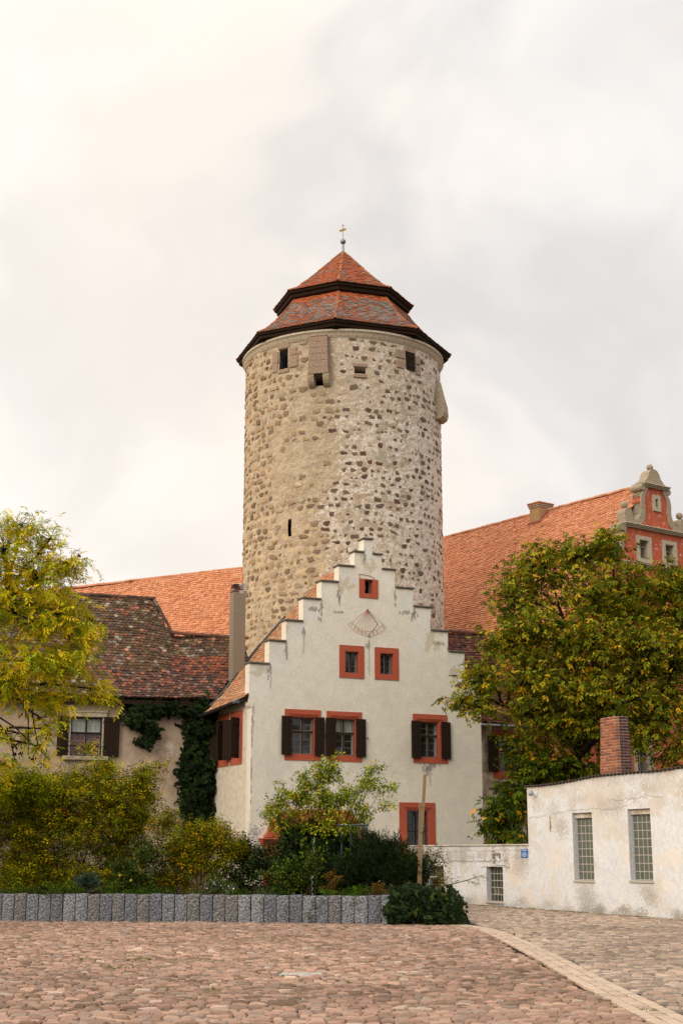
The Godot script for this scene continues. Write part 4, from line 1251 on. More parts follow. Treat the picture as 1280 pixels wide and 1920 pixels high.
	for k in 13:
		var u := -0.35 + k * 0.28
		var p := Vector3(u, 7.14 + 1.135 * u + (0.06 if u > 0.2 else 0.16 - 0.3 * (u + 0.35)), -smax.call(u) - 0.02)
		if k > 0: ld.tube([prev, p], [0.045, 0.045], 6)
		prev = p
	part(Hs, "lead_flashing", ld, M["lead"])
	# chimney is a thing apart; the portal: cornice, curved pediment, door
	var po := MB.new()
	for k in 4: po.box(Vector3(2.4, 1.9 + k * 0.06, 0.06 + k * 0.03), Vector3(4.0 + k * 0.06, 0.055, 0.3 + k * 0.06), 0.015)
	part(Hs, "portal_cornice", po, M["red_stone"])
	var pe := MB.new()
	pe.prism(PackedVector2Array([Vector2(0.5, 2.13), Vector2(4.3, 2.13), Vector2(4.12, 2.5), Vector2(3.95, 2.8), Vector2(3.7, 3.0), Vector2(3.4, 3.07), Vector2(1.55, 3.07), Vector2(1.2, 3.02), Vector2(0.95, 2.86), Vector2(0.75, 2.6)]), 0.001, 0.25)
	part(Hs, "portal_pediment", pe, M["red_stone"])
	for x in [0.75, 4.05]:
		var pi := MB.new(); pi.box(Vector3(x, 0.94, 0.12), Vector3(0.5, 1.88, 0.3), 0.02)
		part(Hs, "portal_pilaster", pi, M["red_stone"])
	var dr := MB.new(); dr.box(Vector3(2.4, 0.94, 0.03), Vector3(1.4, 1.88, 0.08), 0.02)
	part(Hs, "door", dr, M["dark_wood"])
	sundial(Hs)
	# lantern beside the portal
	var ln := thing("wall_lantern", "dark wall lantern left of the red portal, half hidden by leaves", "lantern", HOUSE_AT + Vector3(0, 2.6, 0) + Basis(Vector3.UP, HOUSE_TURN) * Vector3(0.93, 0, 0.2), HOUSE_TURN)
	var lm := MB.new()
	lm.lathe([Vector2(0.02, 0.0), Vector2(0.06, 0.03), Vector2(0.085, 0.1), Vector2(0.09, 0.4), Vector2(0.07, 0.45), Vector2(0.02, 0.5)], 8)
	part(ln, "body", lm, M["dark_frame"])
	var lb := MB.new(); lb.box(Vector3(0, 0.2, -0.12), Vector3(0.04, 0.04, 0.2)); part(ln, "bracket", lb, M["iron"])
	# small bell in the attic opening
	var bl := thing("attic_bell", "small brass bell hanging inside the dark attic opening", "bell", HOUSE_AT + Vector3(0, 11.14, 0) + Basis(Vector3.UP, HOUSE_TURN) * Vector3(4.47, 0, -0.2))
	var bm := MB.new()
	bm.lathe([Vector2(0.07, 0.0), Vector2(0.06, 0.02), Vector2(0.045, 0.06), Vector2(0.04, 0.12), Vector2(0.01, 0.14)], 14)
	bm.tube([Vector3(0, 0.13, 0), Vector3(0, 0.34, 0)], [0.008, 0.008], 5)
	part(bl, "bell_body", bm, M["yellow_brass"])
	# the plastered chimney behind the left eaves
	var cp := HOUSE_AT + Basis(Vector3.UP, HOUSE_TURN) * Vector3(0.95, 7.0, -4.1)
	var c := thing("tall_chimney", "tall slim grey rendered chimney with broken brick top left of the stepped gable", "chimney", cp, HOUSE_TURN)
	var cm := MB.new(); cm.box(Vector3(0, 2.25, 0), Vector3(0.5, 4.5, 0.42), 0.012)
	part(c, "shaft", cm, M["chimney_render"] if M.has("chimney_render") else smat("chimney_render", "9a9184", 0.95, ntex(27, 0.04, [[0.0, "b0aaa2"], [0.5, "ddd8d0"], [1.0, "ffffff"]], 6), 0.9, null, 0.0))
	for r in 4:
		for q in 6:
			if r == 3 and rng.randf() < 0.4 or r == 0 and q > 1: continue
			var b := MB.new()
			var pos: Vector3 = [Vector3(-0.16, 0, 0.16), Vector3(-0.2, 0, 0.0), Vector3(0.02, 0, 0.165), Vector3(0.18, 0, 0.16), Vector3(0.18, 0, -0.1), Vector3(-0.1, 0, -0.15)][q]
			b.box(pos + Vector3((r % 2) * 0.02, 4.38 + r * 0.085, 0), Vector3(0.2, 0.072, 0.11) if q != 1 and q != 4 else Vector3(0.12, 0.072, 0.2), 0.01)
			part(c, "brick", b, M["brick_dark"][rng.randi() % 5])
	var top := MB.new(); top.box(Vector3(0, 4.55, 0), Vector3(0.4, 0.3, 0.32), 0.02)
	part(c, "mortar_core", top, M["mortar_pale"])
	for k in 2:
		var pc := MB.new(); pc.box(Vector3(0.08 + k * 0.14, 4.45 + k * 0.1, 0.212), Vector3(0.16, 0.3, 0.012), 0.004)
		part(c, "render_patch", pc, M["mortar_pale"])

func sundial(Hs: Node3D) -> void:
	# painted fan of hour lines with Roman numerals; the rod stands out of the wall
	var c := Vector2(4.5, 10.32)
	var m := MB.new()
	var bar := func(a: Vector2, b: Vector2, w: float) -> void:
		var d := (b - a).normalized().orthogonal() * w / 2
		m.q(Vector3(a.x - d.x, a.y - d.y, 0.004), Vector3(b.x - d.x, b.y - d.y, 0.004), Vector3(b.x + d.x, b.y + d.y, 0.004), Vector3(a.x + d.x, a.y + d.y, 0.004))
	var P := func(g: float, r: float) -> Vector2: return c + Vector2(sin(g), -cos(g)) * r
	var g0 := deg_to_rad(-52.0); var g1 := deg_to_rad(52.0)
	for k in 11:
		var g := lerpf(g0, g1, k / 10.0)
		if absf(g) < 0.75: g *= 0.92
		bar.call(P.call(g, 0.02), P.call(g, 0.98 if k in [0, 10] else 0.8), 0.014)
	for r in [0.8, 0.98]:
		for k in 24:
			bar.call(P.call(lerpf(g0, g1, k / 24.0), r), P.call(lerpf(g0, g1, (k + 1) / 24.0), r), 0.016)
	var dial := part(Hs, "sundial", m, M["sundial_paint"])
	var words := ["V", "VI", "VII", "VIII", "IX", "X", "XI", "XII", "I", "II"]
	for k in 10:
		var g := lerpf(g0, g1, (k + 0.5) / 10.0)
		var tm := TextMesh.new()
		tm.text = words[k]; tm.font_size = 32; tm.pixel_size = 0.0042; tm.depth = 0.003
		var fo := SystemFont.new(); fo.font_names = PackedStringArray(["Droid Serif"]); tm.font = fo
		var p: Vector2 = P.call(g, 0.89)
		part(dial, "numeral", tm, M["sundial_paint"], Transform3D(Basis(Vector3.BACK, g).scaled_local(Vector3(0.62, 1.0, 1.0)), Vector3(p.x, p.y, 0.006)))
	var rod := MB.new()
	rod.tube([Vector3(4.5, 10.32, 0.0), Vector3(4.72, 9.75, 0.42)], [0.01, 0.01], 5)
	rod.tube([Vector3(4.72, 9.75, 0.42), Vector3(4.52, 9.32, 0.0)], [0.01, 0.01], 5)
	rod.lathe([Vector2(0.001, -0.03), Vector2(0.03, 0.0), Vector2(0.001, 0.03)], 8, Vector3(4.5, 10.33, 0.02))
	part(dial, "gnomon", rod, M["iron"])

# ---------- the old building on the left ----------
const LEFT_AT := Vector3(-4.804, 0, -53.536)
const LEFT_TURN := 0.31416
func left_image() -> Image:
	var s := 60.0
	var im := blank(780, 450, "b19c87", [[0.012, 0.07], [0.06, 0.08], [0.3, 0.08]], 400)
	for i in 40: stain(im, R(0, 780), R(60, 450), R(20, 90), R(15, 70), ["b39c86", "97836f", "c0ab98", "8f8070"][i % 4], 0.6, 410 + i, 0.03)
	for i in 45: stain(im, R(60, 760), R(130, 420), R(10, 40), R(8, 30), ["d8cdc1", "cbbfb2"][i % 2], 0.6, 460 + i, 0.14)
	for i in 12: stain(im, R(560, 720), R(120, 300), R(12, 40), R(12, 30), "d8cfc4", 0.6, 520 + i, 0.16)
	for i in 12: stain(im, R(0, 780), R(0, 60), R(30, 120), R(10, 30), "83766a", 0.6, 540 + i, 0.04)
	return im

func left_building() -> void:
	var B := thing("old_tiled_building", "old beige rendered building with a mossy brown tiled roof at left", "building", LEFT_AT, LEFT_TURN)
	rng.seed = 400
	var wm := imgmat("left_render", left_image(), 13.0, 7.5, -12.0, 0.0, 0.95, null, 0, 0)
	var m := MB.new()
	var o := [-5.24, -4.11, 5.02, 6.42]
	m.mask([-12.0, o[0], o[1], 0.1], [0.0, o[2], o[3], 7.3], func(x, y): return not (x > o[0] and x < o[1] and y > o[2] and y < o[3]), -0.5, 0.0)
	part(B, "front_wall", m, wm)
	var bk := MB.new()
	bk.box(Vector3(-5.2, 3.6, -7.3), Vector3(13.6, 7.2, 0.4)); bk.box(Vector3(-11.8, 3.6, -3.8), Vector3(0.4, 7.2, 6.55)); bk.box(Vector3(-5.0, 4.3, -3.5), Vector3(13.0, 0.2, 5.9))
	part(B, "back_walls", bk, M["plaster"])
	var w := window(B, -5.24, 5.02, 1.13, 1.4, -0.12, [3, 2], 0.83, 3, "dark_frame", "glazing_bar", ["red_curtain", "pale_reflection"])
	var st := MB.new()
	st.mask([-5.36, -5.24, -4.11, -3.99], [5.02, 6.42], func(x, y): return x < -5.24 or x > -4.11, -0.15, 0.03)
	st.box(Vector3(-4.68, 6.5, 0.02), Vector3(1.42, 0.15, 0.14), 0.012)
	st.box(Vector3(-4.68, 6.62, 0.035), Vector3(1.5, 0.08, 0.17), 0.015)
	st.box(Vector3(-4.66, 6.77, 0.015), Vector3(1.6, 0.21, 0.1), 0.012)
	part(w, "lintel", st, M["pale_sandstone"])
	var sl := MB.new(); sl.box(Vector3(-4.7, 4.94, 0.06), Vector3(1.66, 0.15, 0.3), 0.02)
	part(w, "sill", sl, M["sandstone"])
	shutter(B, -5.74, 5.0, 0.42, 1.44, 0.08, true, 0.14, 4)
	shutter(B, -4.06, 5.0, 0.58, 1.44, 0.08, false, 0.05, 5)
	var rod := MB.new(); rod.tube([Vector3(-5.5, 5.38, 0.14), Vector3(-3.9, 5.37, 0.15)], [0.014, 0.014], 6)
	part(B, "shutter_bar", rod, M["iron"])
	# roof with two ridge heights; the courses sweep where they meet
	var sag := fnl(420, 0.18, 3)
	var c50 := cos(deg_to_rad(50.0)); var s50 := sin(deg_to_rad(50.0))
	var f := func(a: float, b: float) -> Vector3:
		var x := -12.0 + a
		var sw := smoothstep(-2.4, 0.4, x)
		var off := sag.get_noise_2d(x, b * 1.3) * 0.11 - 0.16 * sin(sw * PI) * clampf(b / 3.0, 0, 1)
		var flare := 0.10 * pow(maxf(0.0, 1.0 - b / 1.2), 2.0)
		return Vector3(x, 7.06 + b * s50 + off * c50 + flare, 0.48 - b * c50 + off * s50)
	var btop := func(x: float) -> float:
		if x < -1.75: return 5.78 + 0.04 * sin(x * 1.7)
		return 3.62 + 2.1 * pow(clampf((-1.2 - x) / 0.55, 0.0, 1.0), 1.6) + 0.10 * pow(clampf((-0.4 - x) / 1.0, 0, 1), 2.0)
	var keep := func(a: float, b: float) -> bool:
		var p: Vector3 = f.call(a, b)
		if b > btop.call(p.x): return false
		# not inside the house next door
		var q := Basis(Vector3.UP, -HOUSE_TURN) * (LEFT_AT + Basis(Vector3.UP, LEFT_TURN) * p - HOUSE_AT)
		return not (q.x > -0.3 and q.x < 9.5 and q.z > -4.25 and p.y < 7.2 + 1.135 * q.x)
	var moss := fnl(421, 1.6, 3)
	var pal := func(a: float, b: float) -> Color:
		var n := moss.get_noise_2d(a * 2.0, b * 2.0)
		var x := -12.0 + a
		if x > -1.5 and b < 2.4 and n > -0.25: return pick([["a5654c", 3], ["ad7058", 2], ["8c5c4b", 3], ["69504a", 4]])
		if moss.get_noise_2d(a * 3.1 + 50.0, b * 3.5) > 0.46: return pick([["c07e66", 3], ["cf947c", 2], ["b06c52", 2]])
		if rng.randf() < 0.05: return pick([["b5ad92", 2], ["a8a590", 2], ["c9b8a6", 1]])
		if n > 0.3: return pick([["918972", 2], ["827c68", 2], ["6a5a4e", 5], ["9a958a", 1]])
		if n < -0.3: return pick([["8a6254", 2], ["9a6e5e", 1], ["6b5247", 4]])
		return pick([["6a543f", 5], ["755e48", 5], ["80664e", 4], ["5a4a3c", 3], ["8f6a50", 2], ["85796a", 1]])
	underlay(B, "roof_boarding", f, 0.0, 13.6, 5.8, keep, M["board_under"], 0.22)
	tiles(B, f, 0.0, 13.6, 5.85, keep, pal, 430, 300, func(a, b): return a > 7.4 and b < 1.5, M["tile_brown"], 0.172, 0.148, 1.6)
	var back := MB.new()
	back.q(Vector3(-1.6, 11.4, -3.25), Vector3(-12.0, 11.4, -3.25), Vector3(-12.0, 7.0, -7.6), Vector3(-1.6, 7.0, -7.6))
	back.q(Vector3(1.7, 9.8, -1.88), Vector3(-1.6, 9.8, -1.88), Vector3(-1.6, 7.0, -7.6), Vector3(1.7, 7.0, -7.6))
	back.t(Vector3(-1.6, 9.8, -1.88), Vector3(-1.6, 11.4, -3.25), Vector3(-1.6, 7.0, -7.6))
	part(B, "back_roof_slope", back, M["tile_brown"][0])
	var rt := [M["tile_brown"][2], M["tile_brown"][5], M["tile_brown"][0], M["tile_brown"][4]]
	ridge_row(B, "ridge_tile", Vector3(-12.0, 11.5, -3.23), Vector3(-1.75, 11.47, -3.23), 0.11, 0.36, rt)
	ridge_row(B, "ridge_tile", Vector3(-1.75, 11.44, -3.2), Vector3(-1.25, 9.95, -1.95), 0.07, 0.34, rt)
	ridge_row(B, "ridge_tile", Vector3(-1.25, 9.92, -1.87), Vector3(1.75, 9.84, -1.84), 0.11, 0.36, [M["tile_brown"][6], M["tile_brown"][3], M["tile_brown"][2]])
	var fs := MB.new()
	fs.box(Vector3(-5.9, 6.98, 0.36), Vector3(12.1, 0.16, 0.06), 0.01); fs.box(Vector3(-5.9, 7.02, 0.16), Vector3(12.1, 0.05, 0.36))
	part(B, "eaves_board", fs, M["eave_wood"])
	# small chimney on its ridge, seen through the ash leaves
	var c := thing("ridge_chimney", "pale little chimney with a slab cap behind the yellow ash tree", "chimney", LEFT_AT + Basis(Vector3.UP, LEFT_TURN) * Vector3(-6.3, 10.9, -3.4), LEFT_TURN)
	var cm := MB.new(); cm.box(Vector3(0, 0.65, 0), Vector3(0.42, 1.3, 0.42), 0.02); part(c, "shaft", cm, M["pale_sandstone"])
	var cc := MB.new(); cc.box(Vector3(0, 1.35, 0), Vector3(0.56, 0.08, 0.56), 0.02); part(c, "cap_slab", cc, M["fibre_cement"])

# ---------- roofs behind ----------
func orange_pal(a: float, b: float) -> Color:
	return pick([["cf8c66", 5], ["d5946e", 5], ["c6835d", 3], ["dba07c", 2], ["b9775a", 1]], 0.08)

func rear_roof() -> void:
	var B := thing("rear_wing", "long orange tiled roof behind the brown roof, left of the tower", "building", Vector3(-4.77, 0, -67.83), -PI / 6)
	var c := cos(deg_to_rad(50.0)); var s := sin(deg_to_rad(50.0))
	var warp := fnl(440, 0.12, 2)
	var f := func(a: float, b: float) -> Vector3: return Vector3(-16.0 + a, 6.6 + b * s + warp.get_noise_2d(a, b) * 0.09, 7.1 - b * c)
	var keep := func(a: float, b: float) -> bool: return true
	underlay(B, "roof_boarding", f, 0.0, 20.0, 11.0, keep, M["board_under"], 1.0)
	tiles(B, f, 0.0, 20.0, 11.0, func(a, b): return b > 3.0, orange_pal, 441, 0, null, [], 0.172, 0.148, 0.4, "clean_tile")
	ridge_row(B, "ridge_tile", Vector3(-16, 15.05, 0), Vector3(4, 15.05, 0), 0.12, 0.38, M["tile_orange"])
	var w := MB.new()
	w.box(Vector3(-6, 3.3, 6.5), Vector3(20, 6.6, 0.4)); w.q(Vector3(4, 15.0, -0.05), Vector3(-16, 15.0, -0.05), Vector3(-16, 6.6, -7.1), Vector3(4, 6.6, -7.1))
	part(B, "wall", w, M["plaster"])
	var ft := thing("loose_ridge_tile", "single displaced orange ridge tile on the long roof behind", "roof tile", Vector3(-4.77, 0, -67.83) + Basis(Vector3.UP, -PI / 6) * Vector3(-6.75, 15.08, 0.1), 0.5)
	var fm := MB.new(); fm.box(Vector3.ZERO, Vector3(0.3, 0.1, 0.2), 0.03)
	part(ft, "tile", fm, M["tile_orange"][1])

func right_building() -> void:
	var at := Vector3(13.69, 0, -60.38)
	var B := thing("red_gabled_building", "large red plastered building with a curved gable and long orange roof", "building", at, deg_to_rad(36.7))
	# gable wall: red field and pale bands, in tiers
	var right := [Vector2(0.0, 17.2), Vector2(0.72, 17.2), Vector2(0.74, 17.0), Vector2(0.92, 16.75), Vector2(0.98, 16.45), Vector2(0.95, 16.1), Vector2(1.02, 15.85), Vector2(1.25, 15.6), Vector2(1.6, 15.42), Vector2(2.15, 15.34), Vector2(2.18, 15.0), Vector2(2.34, 14.7), Vector2(2.4, 14.3), Vector2(2.6, 13.95), Vector2(3.0, 13.75), Vector2(3.5, 13.62), Vector2(3.6, 13.3), Vector2(4.1, 12.75), Vector2(4.9, 11.8), Vector2(5.6, 11.0), Vector2(5.9, 10.5), Vector2(5.9, 0.0)]
	var poly := PackedVector2Array()
	for k in range(right.size() - 1, -1, -1): poly.append(Vector2(-right[k].x, right[k].y))
	for k in range(1, right.size()): poly.append(right[k])
	poly.reverse()
	var wins := [[0.06, 16.12, 0.52, 0.72, 0.22, 0.42], [-0.9, 13.72, 0.95, 1.16, 0.6, 0.85], [0.75, 13.72, 0.95, 1.16, 0.6, 0.85], [-1.59, 4.4, 1.1, 1.9, 0.8, 1.5]]
	var xs := [-8.0, 8.0]; var ys := [-1.0, 19.0]
	for q in wins:
		xs.append(q[0] - q[4] / 2); xs.append(q[0] + q[4] / 2); ys.append(q[1] + (q[3] - q[5]) / 2); ys.append(q[1] + (q[3] + q[5]) / 2)
	xs.sort(); ys.sort()
	var m := MB.new()
	for i in xs.size() - 1:
		for j in ys.size() - 1:
			var hole := false
			for q in wins:
				if absf((xs[i] + xs[i + 1]) / 2 - q[0]) < q[4] / 2 and absf((ys[j] + ys[j + 1]) / 2 - q[1] - q[3] / 2) < q[5] / 2: hole = true
			if hole or xs[i + 1] - xs[i] < 0.001 or ys[j + 1] - ys[j] < 0.001: continue
			for piece in Geometry2D.intersect_polygons(poly, PackedVector2Array([Vector2(xs[i], ys[j]), Vector2(xs[i + 1], ys[j]), Vector2(xs[i + 1], ys[j + 1]), Vector2(xs[i], ys[j + 1])])):
				var pc: PackedVector2Array = piece
				if Geometry2D.is_polygon_clockwise(pc): pc.reverse()
				m.prism(pc, -0.45, 0.0)
	part(B, "gable_wall", m, M["red_plaster"])
	for sgn in [-1.0, 1.0]:   # scrolled edge bands
		for tier in [[1, 9], [10, 15]]:
			var b := MB.new()
			var pp := PackedVector2Array()
			for k in range(tier[0], tier[1] + 1): pp.append(Vector2(right[k].x * sgn, right[k].y))
			for k in range(tier[1], tier[0] - 1, -1): pp.append(Vector2((right[k].x - 0.24) * sgn, right[k].y - (0.2 if k > tier[0] + 4 else 0.0)))
			b.prism(pp, -0.5, 0.07)
			part(B, "scroll_band", b, M["sandstone"])
		for v in [[0.82, 17.08, 0.15], [2.2, 15.12, 0.2], [3.6, 13.4, 0.22]]:
			var b := MB.new(); b.tube([Vector3(v[0] * sgn, v[1], -0.55), Vector3(v[0] * sgn, v[1], 0.1)], [v[2], v[2]], 14)
			part(B, "volute", b, M["sandstone"])
		for v in [[1.78, 15.36], [3.2, 13.62]]:
			var b := MB.new()
			var arc := PackedVector2Array([Vector2(-0.24, 0), Vector2(0.24, 0)])
			for k in 9: arc.append(Vector2(0.24 * cos(PI * k / 8.0), 0.42 + 0.24 * sin(PI * k / 8.0)))
			b.prism(arc, -0.42, 0.05)
			b.lathe([Vector2(0.06, 0.62), Vector2(0.05, 0.7)], 8, Vector3(0, 0, -0.18))
			part(B, "pinnacle", b, M["sandstone"], Transform3D(Basis.IDENTITY, Vector3(v[0] * sgn, v[1], 0)))
			var ba := MB.new()
			var cir := []
			for k in 9: cir.append(Vector2(maxf(0.002, 0.16 * sin(PI * k / 8.0)), -0.16 * cos(PI * k / 8.0)))
			ba.lathe(cir, 14)
			part(B, "ball_finial", ba, M["sandstone"], Transform3D(Basis.IDENTITY, Vector3(v[0] * sgn, v[1] + 0.83, -0.18)))
	for q in [[0.85, 17.2, 0.34], [2.2, 15.25, 0.36], [3.75, 13.55, 0.36]]:
		var b := MB.new()
		for k in 3: b.box(Vector3(0, q[1] - 0.05 + k * 0.055, -0.18 + k * 0.02), Vector3(q[0] * 2 - 0.16 + k * 0.08, 0.05, 0.62 + k * 0.07), 0.01)
		part(B, "cornice", b, M["pale_sandstone"])
	var cap := MB.new()
	cap.prism(PackedVector2Array([Vector2(-0.75, 17.34), Vector2(0.75, 17.34), Vector2(0.6, 17.42), Vector2(0.42, 17.6), Vector2(0.33, 17.82), Vector2(0.18, 17.98), Vector2(0, 18.02), Vector2(-0.18, 17.98), Vector2(-0.33, 17.82), Vector2(-0.42, 17.6), Vector2(-0.6, 17.42)]), -0.45, 0.04)
	var tp := MB.new()
	var cir := []
	for k in 9: cir.append(Vector2(maxf(0.002, 0.15 * sin(PI * k / 8.0)), 18.14 - 0.15 * cos(PI * k / 8.0)))
	tp.lathe(cir, 14, Vector3(0, 0, -0.2))
	part(B, "gable_crown", cap, M["sandstone"]); part(B, "ball_finial", tp, M["sandstone"])
	for q in wins:
		var b := MB.new()
		var x: float = q[0]; var y: float = q[1]
		b.mask([x - q[2] / 2, x - q[4] / 2, x + q[4] / 2, x + q[2] / 2], [y, y + (q[3] - q[5]) / 2, y + (q[3] + q[5]) / 2, y + q[3]], func(a, d): return not (absf(a - x) < q[4] / 2 and absf(d - y - q[3] / 2) < q[5] / 2), 0.003, 0.06)
		var iw: float = q[4] / 2 - 0.004; var ih: float = q[5] / 2 - 0.004; var cy: float = y + q[3] / 2
		b.mask([x - iw, x - iw + 0.02, x + iw - 0.02, x + iw], [cy - ih, cy - ih + 0.02, cy + ih - 0.02, cy + ih], func(a, d): return not (absf(a - x) < iw - 0.02 and absf(d - cy) < ih - 0.02), -0.44, 0.055)
		var w := part(B, "window", b, M["pale_sandstone"])
		var gp := MB.new(); gp.q(Vector3(x - q[4] / 2, y + (q[3] - q[5]) / 2, -0.24), Vector3(x + q[4] / 2, y + (q[3] - q[5]) / 2, -0.24), Vector3(x + q[4] / 2, y + (q[3] + q[5]) / 2, -0.24), Vector3(x - q[4] / 2, y + (q[3] + q[5]) / 2, -0.24))
		part(w, "pane", gp, M["pane"])
		if q[4] > 0.4:
			var fr := MB.new()
			fr.box(Vector3(x, y + q[3] / 2, -0.2), Vector3(0.05, q[5], 0.03)); fr.box(Vector3(x, y + q[3] / 2 + 0.15, -0.197), Vector3(q[4], 0.05, 0.03))
			fr.box(Vector3(x - q[4] / 2 + 0.03, y + q[3] / 2, -0.2), Vector3(0.05, q[5], 0.03))
			part(w, "frame", fr, M["glazing_bar"])
	# long roof; its left slope is the one seen
	var c := cos(deg_to_rad(49.0)); var s := sin(deg_to_rad(49.0))
	var warp := fnl(450, 0.1, 2)
	var f := func(a: float, b: float) -> Vector3: return Vector3(-6.15 + b * c, 10.33 + b * s + warp.get_noise_2d(a, b) * 0.1, -25.0 + a)
	var keep := func(a: float, b: float) -> bool: return true
	underlay(B, "roof_boarding", f, 0.0, 24.6, 9.37, keep, M["board_under"], 1.0)
	tiles(B, f, 0.0, 24.6, 9.37, func(a, b): return true, orange_pal, 451, 0, null, [], 0.172, 0.148, 0.4, "clean_tile")
	ridge_row(B, "ridge_tile", Vector3(0, 17.4, -25), Vector3(0, 17.4, -0.4), 0.12, 0.38, M["tile_orange"])
	var w2 := MB.new()
	w2.q(Vector3(6.15, 10.33, -0.4), Vector3(6.15, 10.33, -25), Vector3(0, 17.35, -25), Vector3(0, 17.35, -0.4))
	w2.box(Vector3(-5.7, 5.2, -12.7), Vector3(0.4, 10.4, 24.5)); w2.box(Vector3(5.7, 5.2, -12.7), Vector3(0.4, 10.4, 24.5)); w2.box(Vector3(0, 5.2, -25), Vector3(11.8, 10.4, 0.3))
	part(B, "wall", w2, M["red_plaster"])
	var ch := thing("roof_chimney", "tan chimney with tiled cap on the ridge of the long orange roof", "chimney", at + Basis(Vector3.UP, deg_to_rad(36.7)) * Vector3(-0.17, 16.3, -6.85), deg_to_rad(36.7))
	var cm := MB.new(); cm.box(Vector3(0, 0.65, 0), Vector3(0.85, 1.3, 0.65), 0.02)
	part(ch, "shaft", cm, smat("tan_render", "b5936a", 0.95, M["grain"], 1.0))
	for k in 3:
		var cc := MB.new(); cc.box(Vector3(0, 1.26 + k * 0.09, 0), Vector3(0.93 + k * 0.05, 0.08, 0.73 + k * 0.05), 0.02)
		part(ch, "cap_course", cc, M["tile_orange"][2] if k == 2 else M["sandstone"])
	var fl := MB.new(); fl.box(Vector3(-0.2, 0.72, 0.36), Vector3(0.75, 0.12, 0.1), 0.01, Basis(Vector3.BACK, 0.85)); fl.box(Vector3(-0.46, 0.42, 0), Vector3(0.1, 0.25, 0.78), 0.02)
	part(ch, "flashing", fl, M["brick"][3])

func wing() -> void:
	var B := thing("shaded_side_wing", "shaded grey wing with dark red tiled roof right of the gable house", "building", HOUSE_AT, HOUSE_TURN)
	var c := cos(deg_to_rad(51.0)); var s := sin(deg_to_rad(51.0))
	var sag := fnl(460, 0.2, 3)
	var f := func(a: float, b: float) -> Vector3: return Vector3(7.4 + a, 6.6 + b * s + sag.get_noise_2d(a, b) * 0.08, -2.7 - b * c)
	var keep := func(a: float, b: float) -> bool: return a > 1.9 or b > 1.6
	underlay(B, "roof_boarding", f, 0.0, 6.6, 5.35, keep, M["board_under"], 0.5)
	tiles(B, f, 0.0, 6.6, 5.3, keep, func(a, b): return pick([["774d44", 4], ["67453e", 4], ["865648", 3], ["58403b", 2], ["966050", 2]]), 461)
	ridge_row(B, "ridge_tile", Vector3(8.6, 10.78, -6.07), Vector3(14.0, 10.78, -6.07), 0.11, 0.36, [M["tile_brown"][2], M["tile_brown"][1]])
	var m := MB.new()
	m.mask([9.2, 11.75, 12.75, 14.0], [0.0, 4.75, 6.15, 6.7], func(x, y): return not (x > 11.75 and x < 12.75 and y > 4.75 and y < 6.15), -3.5, -3.05)
	part(B, "front_wall", m, M["plaster"])
	var bk := MB.new()
	bk.q(Vector3(14.0, 10.7, -6.1), Vector3(8.6, 10.7, -6.1), Vector3(8.6, 6.6, -9.5), Vector3(14.0, 6.6, -9.5)); bk.box(Vector3(11.3, 3.3, -9.3), Vector3(5.4, 6.6, 0.3)); bk.box(Vector3(13.85, 3.3, -6.4), Vector3(0.3, 6.6, 5.6)); bk.box(Vector3(11.5, 4.0, -6.4), Vector3(4.9, 0.2, 5.6))
	part(B, "back_walls", bk, M["plaster"])
	var w := window(B, 11.75, 4.75, 1.0, 1.4, -3.2, [3, 2], 0.85, 1, "dark_frame")
	surround(w, 11.5, 4.5, 13.0, 6.4, 11.75, 4.75, 12.75, 6.15, M["red_stone"])
	for ch in w.get_children():
		if ch.name.begins_with("surround") or ch.name.begins_with("lintel"): ch.position.z = -3.05
	shutter(B, 11.2, 4.75, 0.52, 1.4, -2.97, true, 0.1)
	shutter(B, 12.78, 4.75, 0.52, 1.4, -2.97, false, 0.1)
	var gt := MB.new(); gt.tube([Vector3(9.2, 6.55, -2.62), Vector3(14.0, 6.55, -2.62)], [0.06, 0.06], 8)
	part(B, "gutter", gt, M["zinc"])
	var sf := MB.new(); sf.box(Vector3(11.6, 6.56, -2.85), Vector3(4.8, 0.06, 0.42))
	part(B, "eaves_soffit", sf, M["eave_wood"])

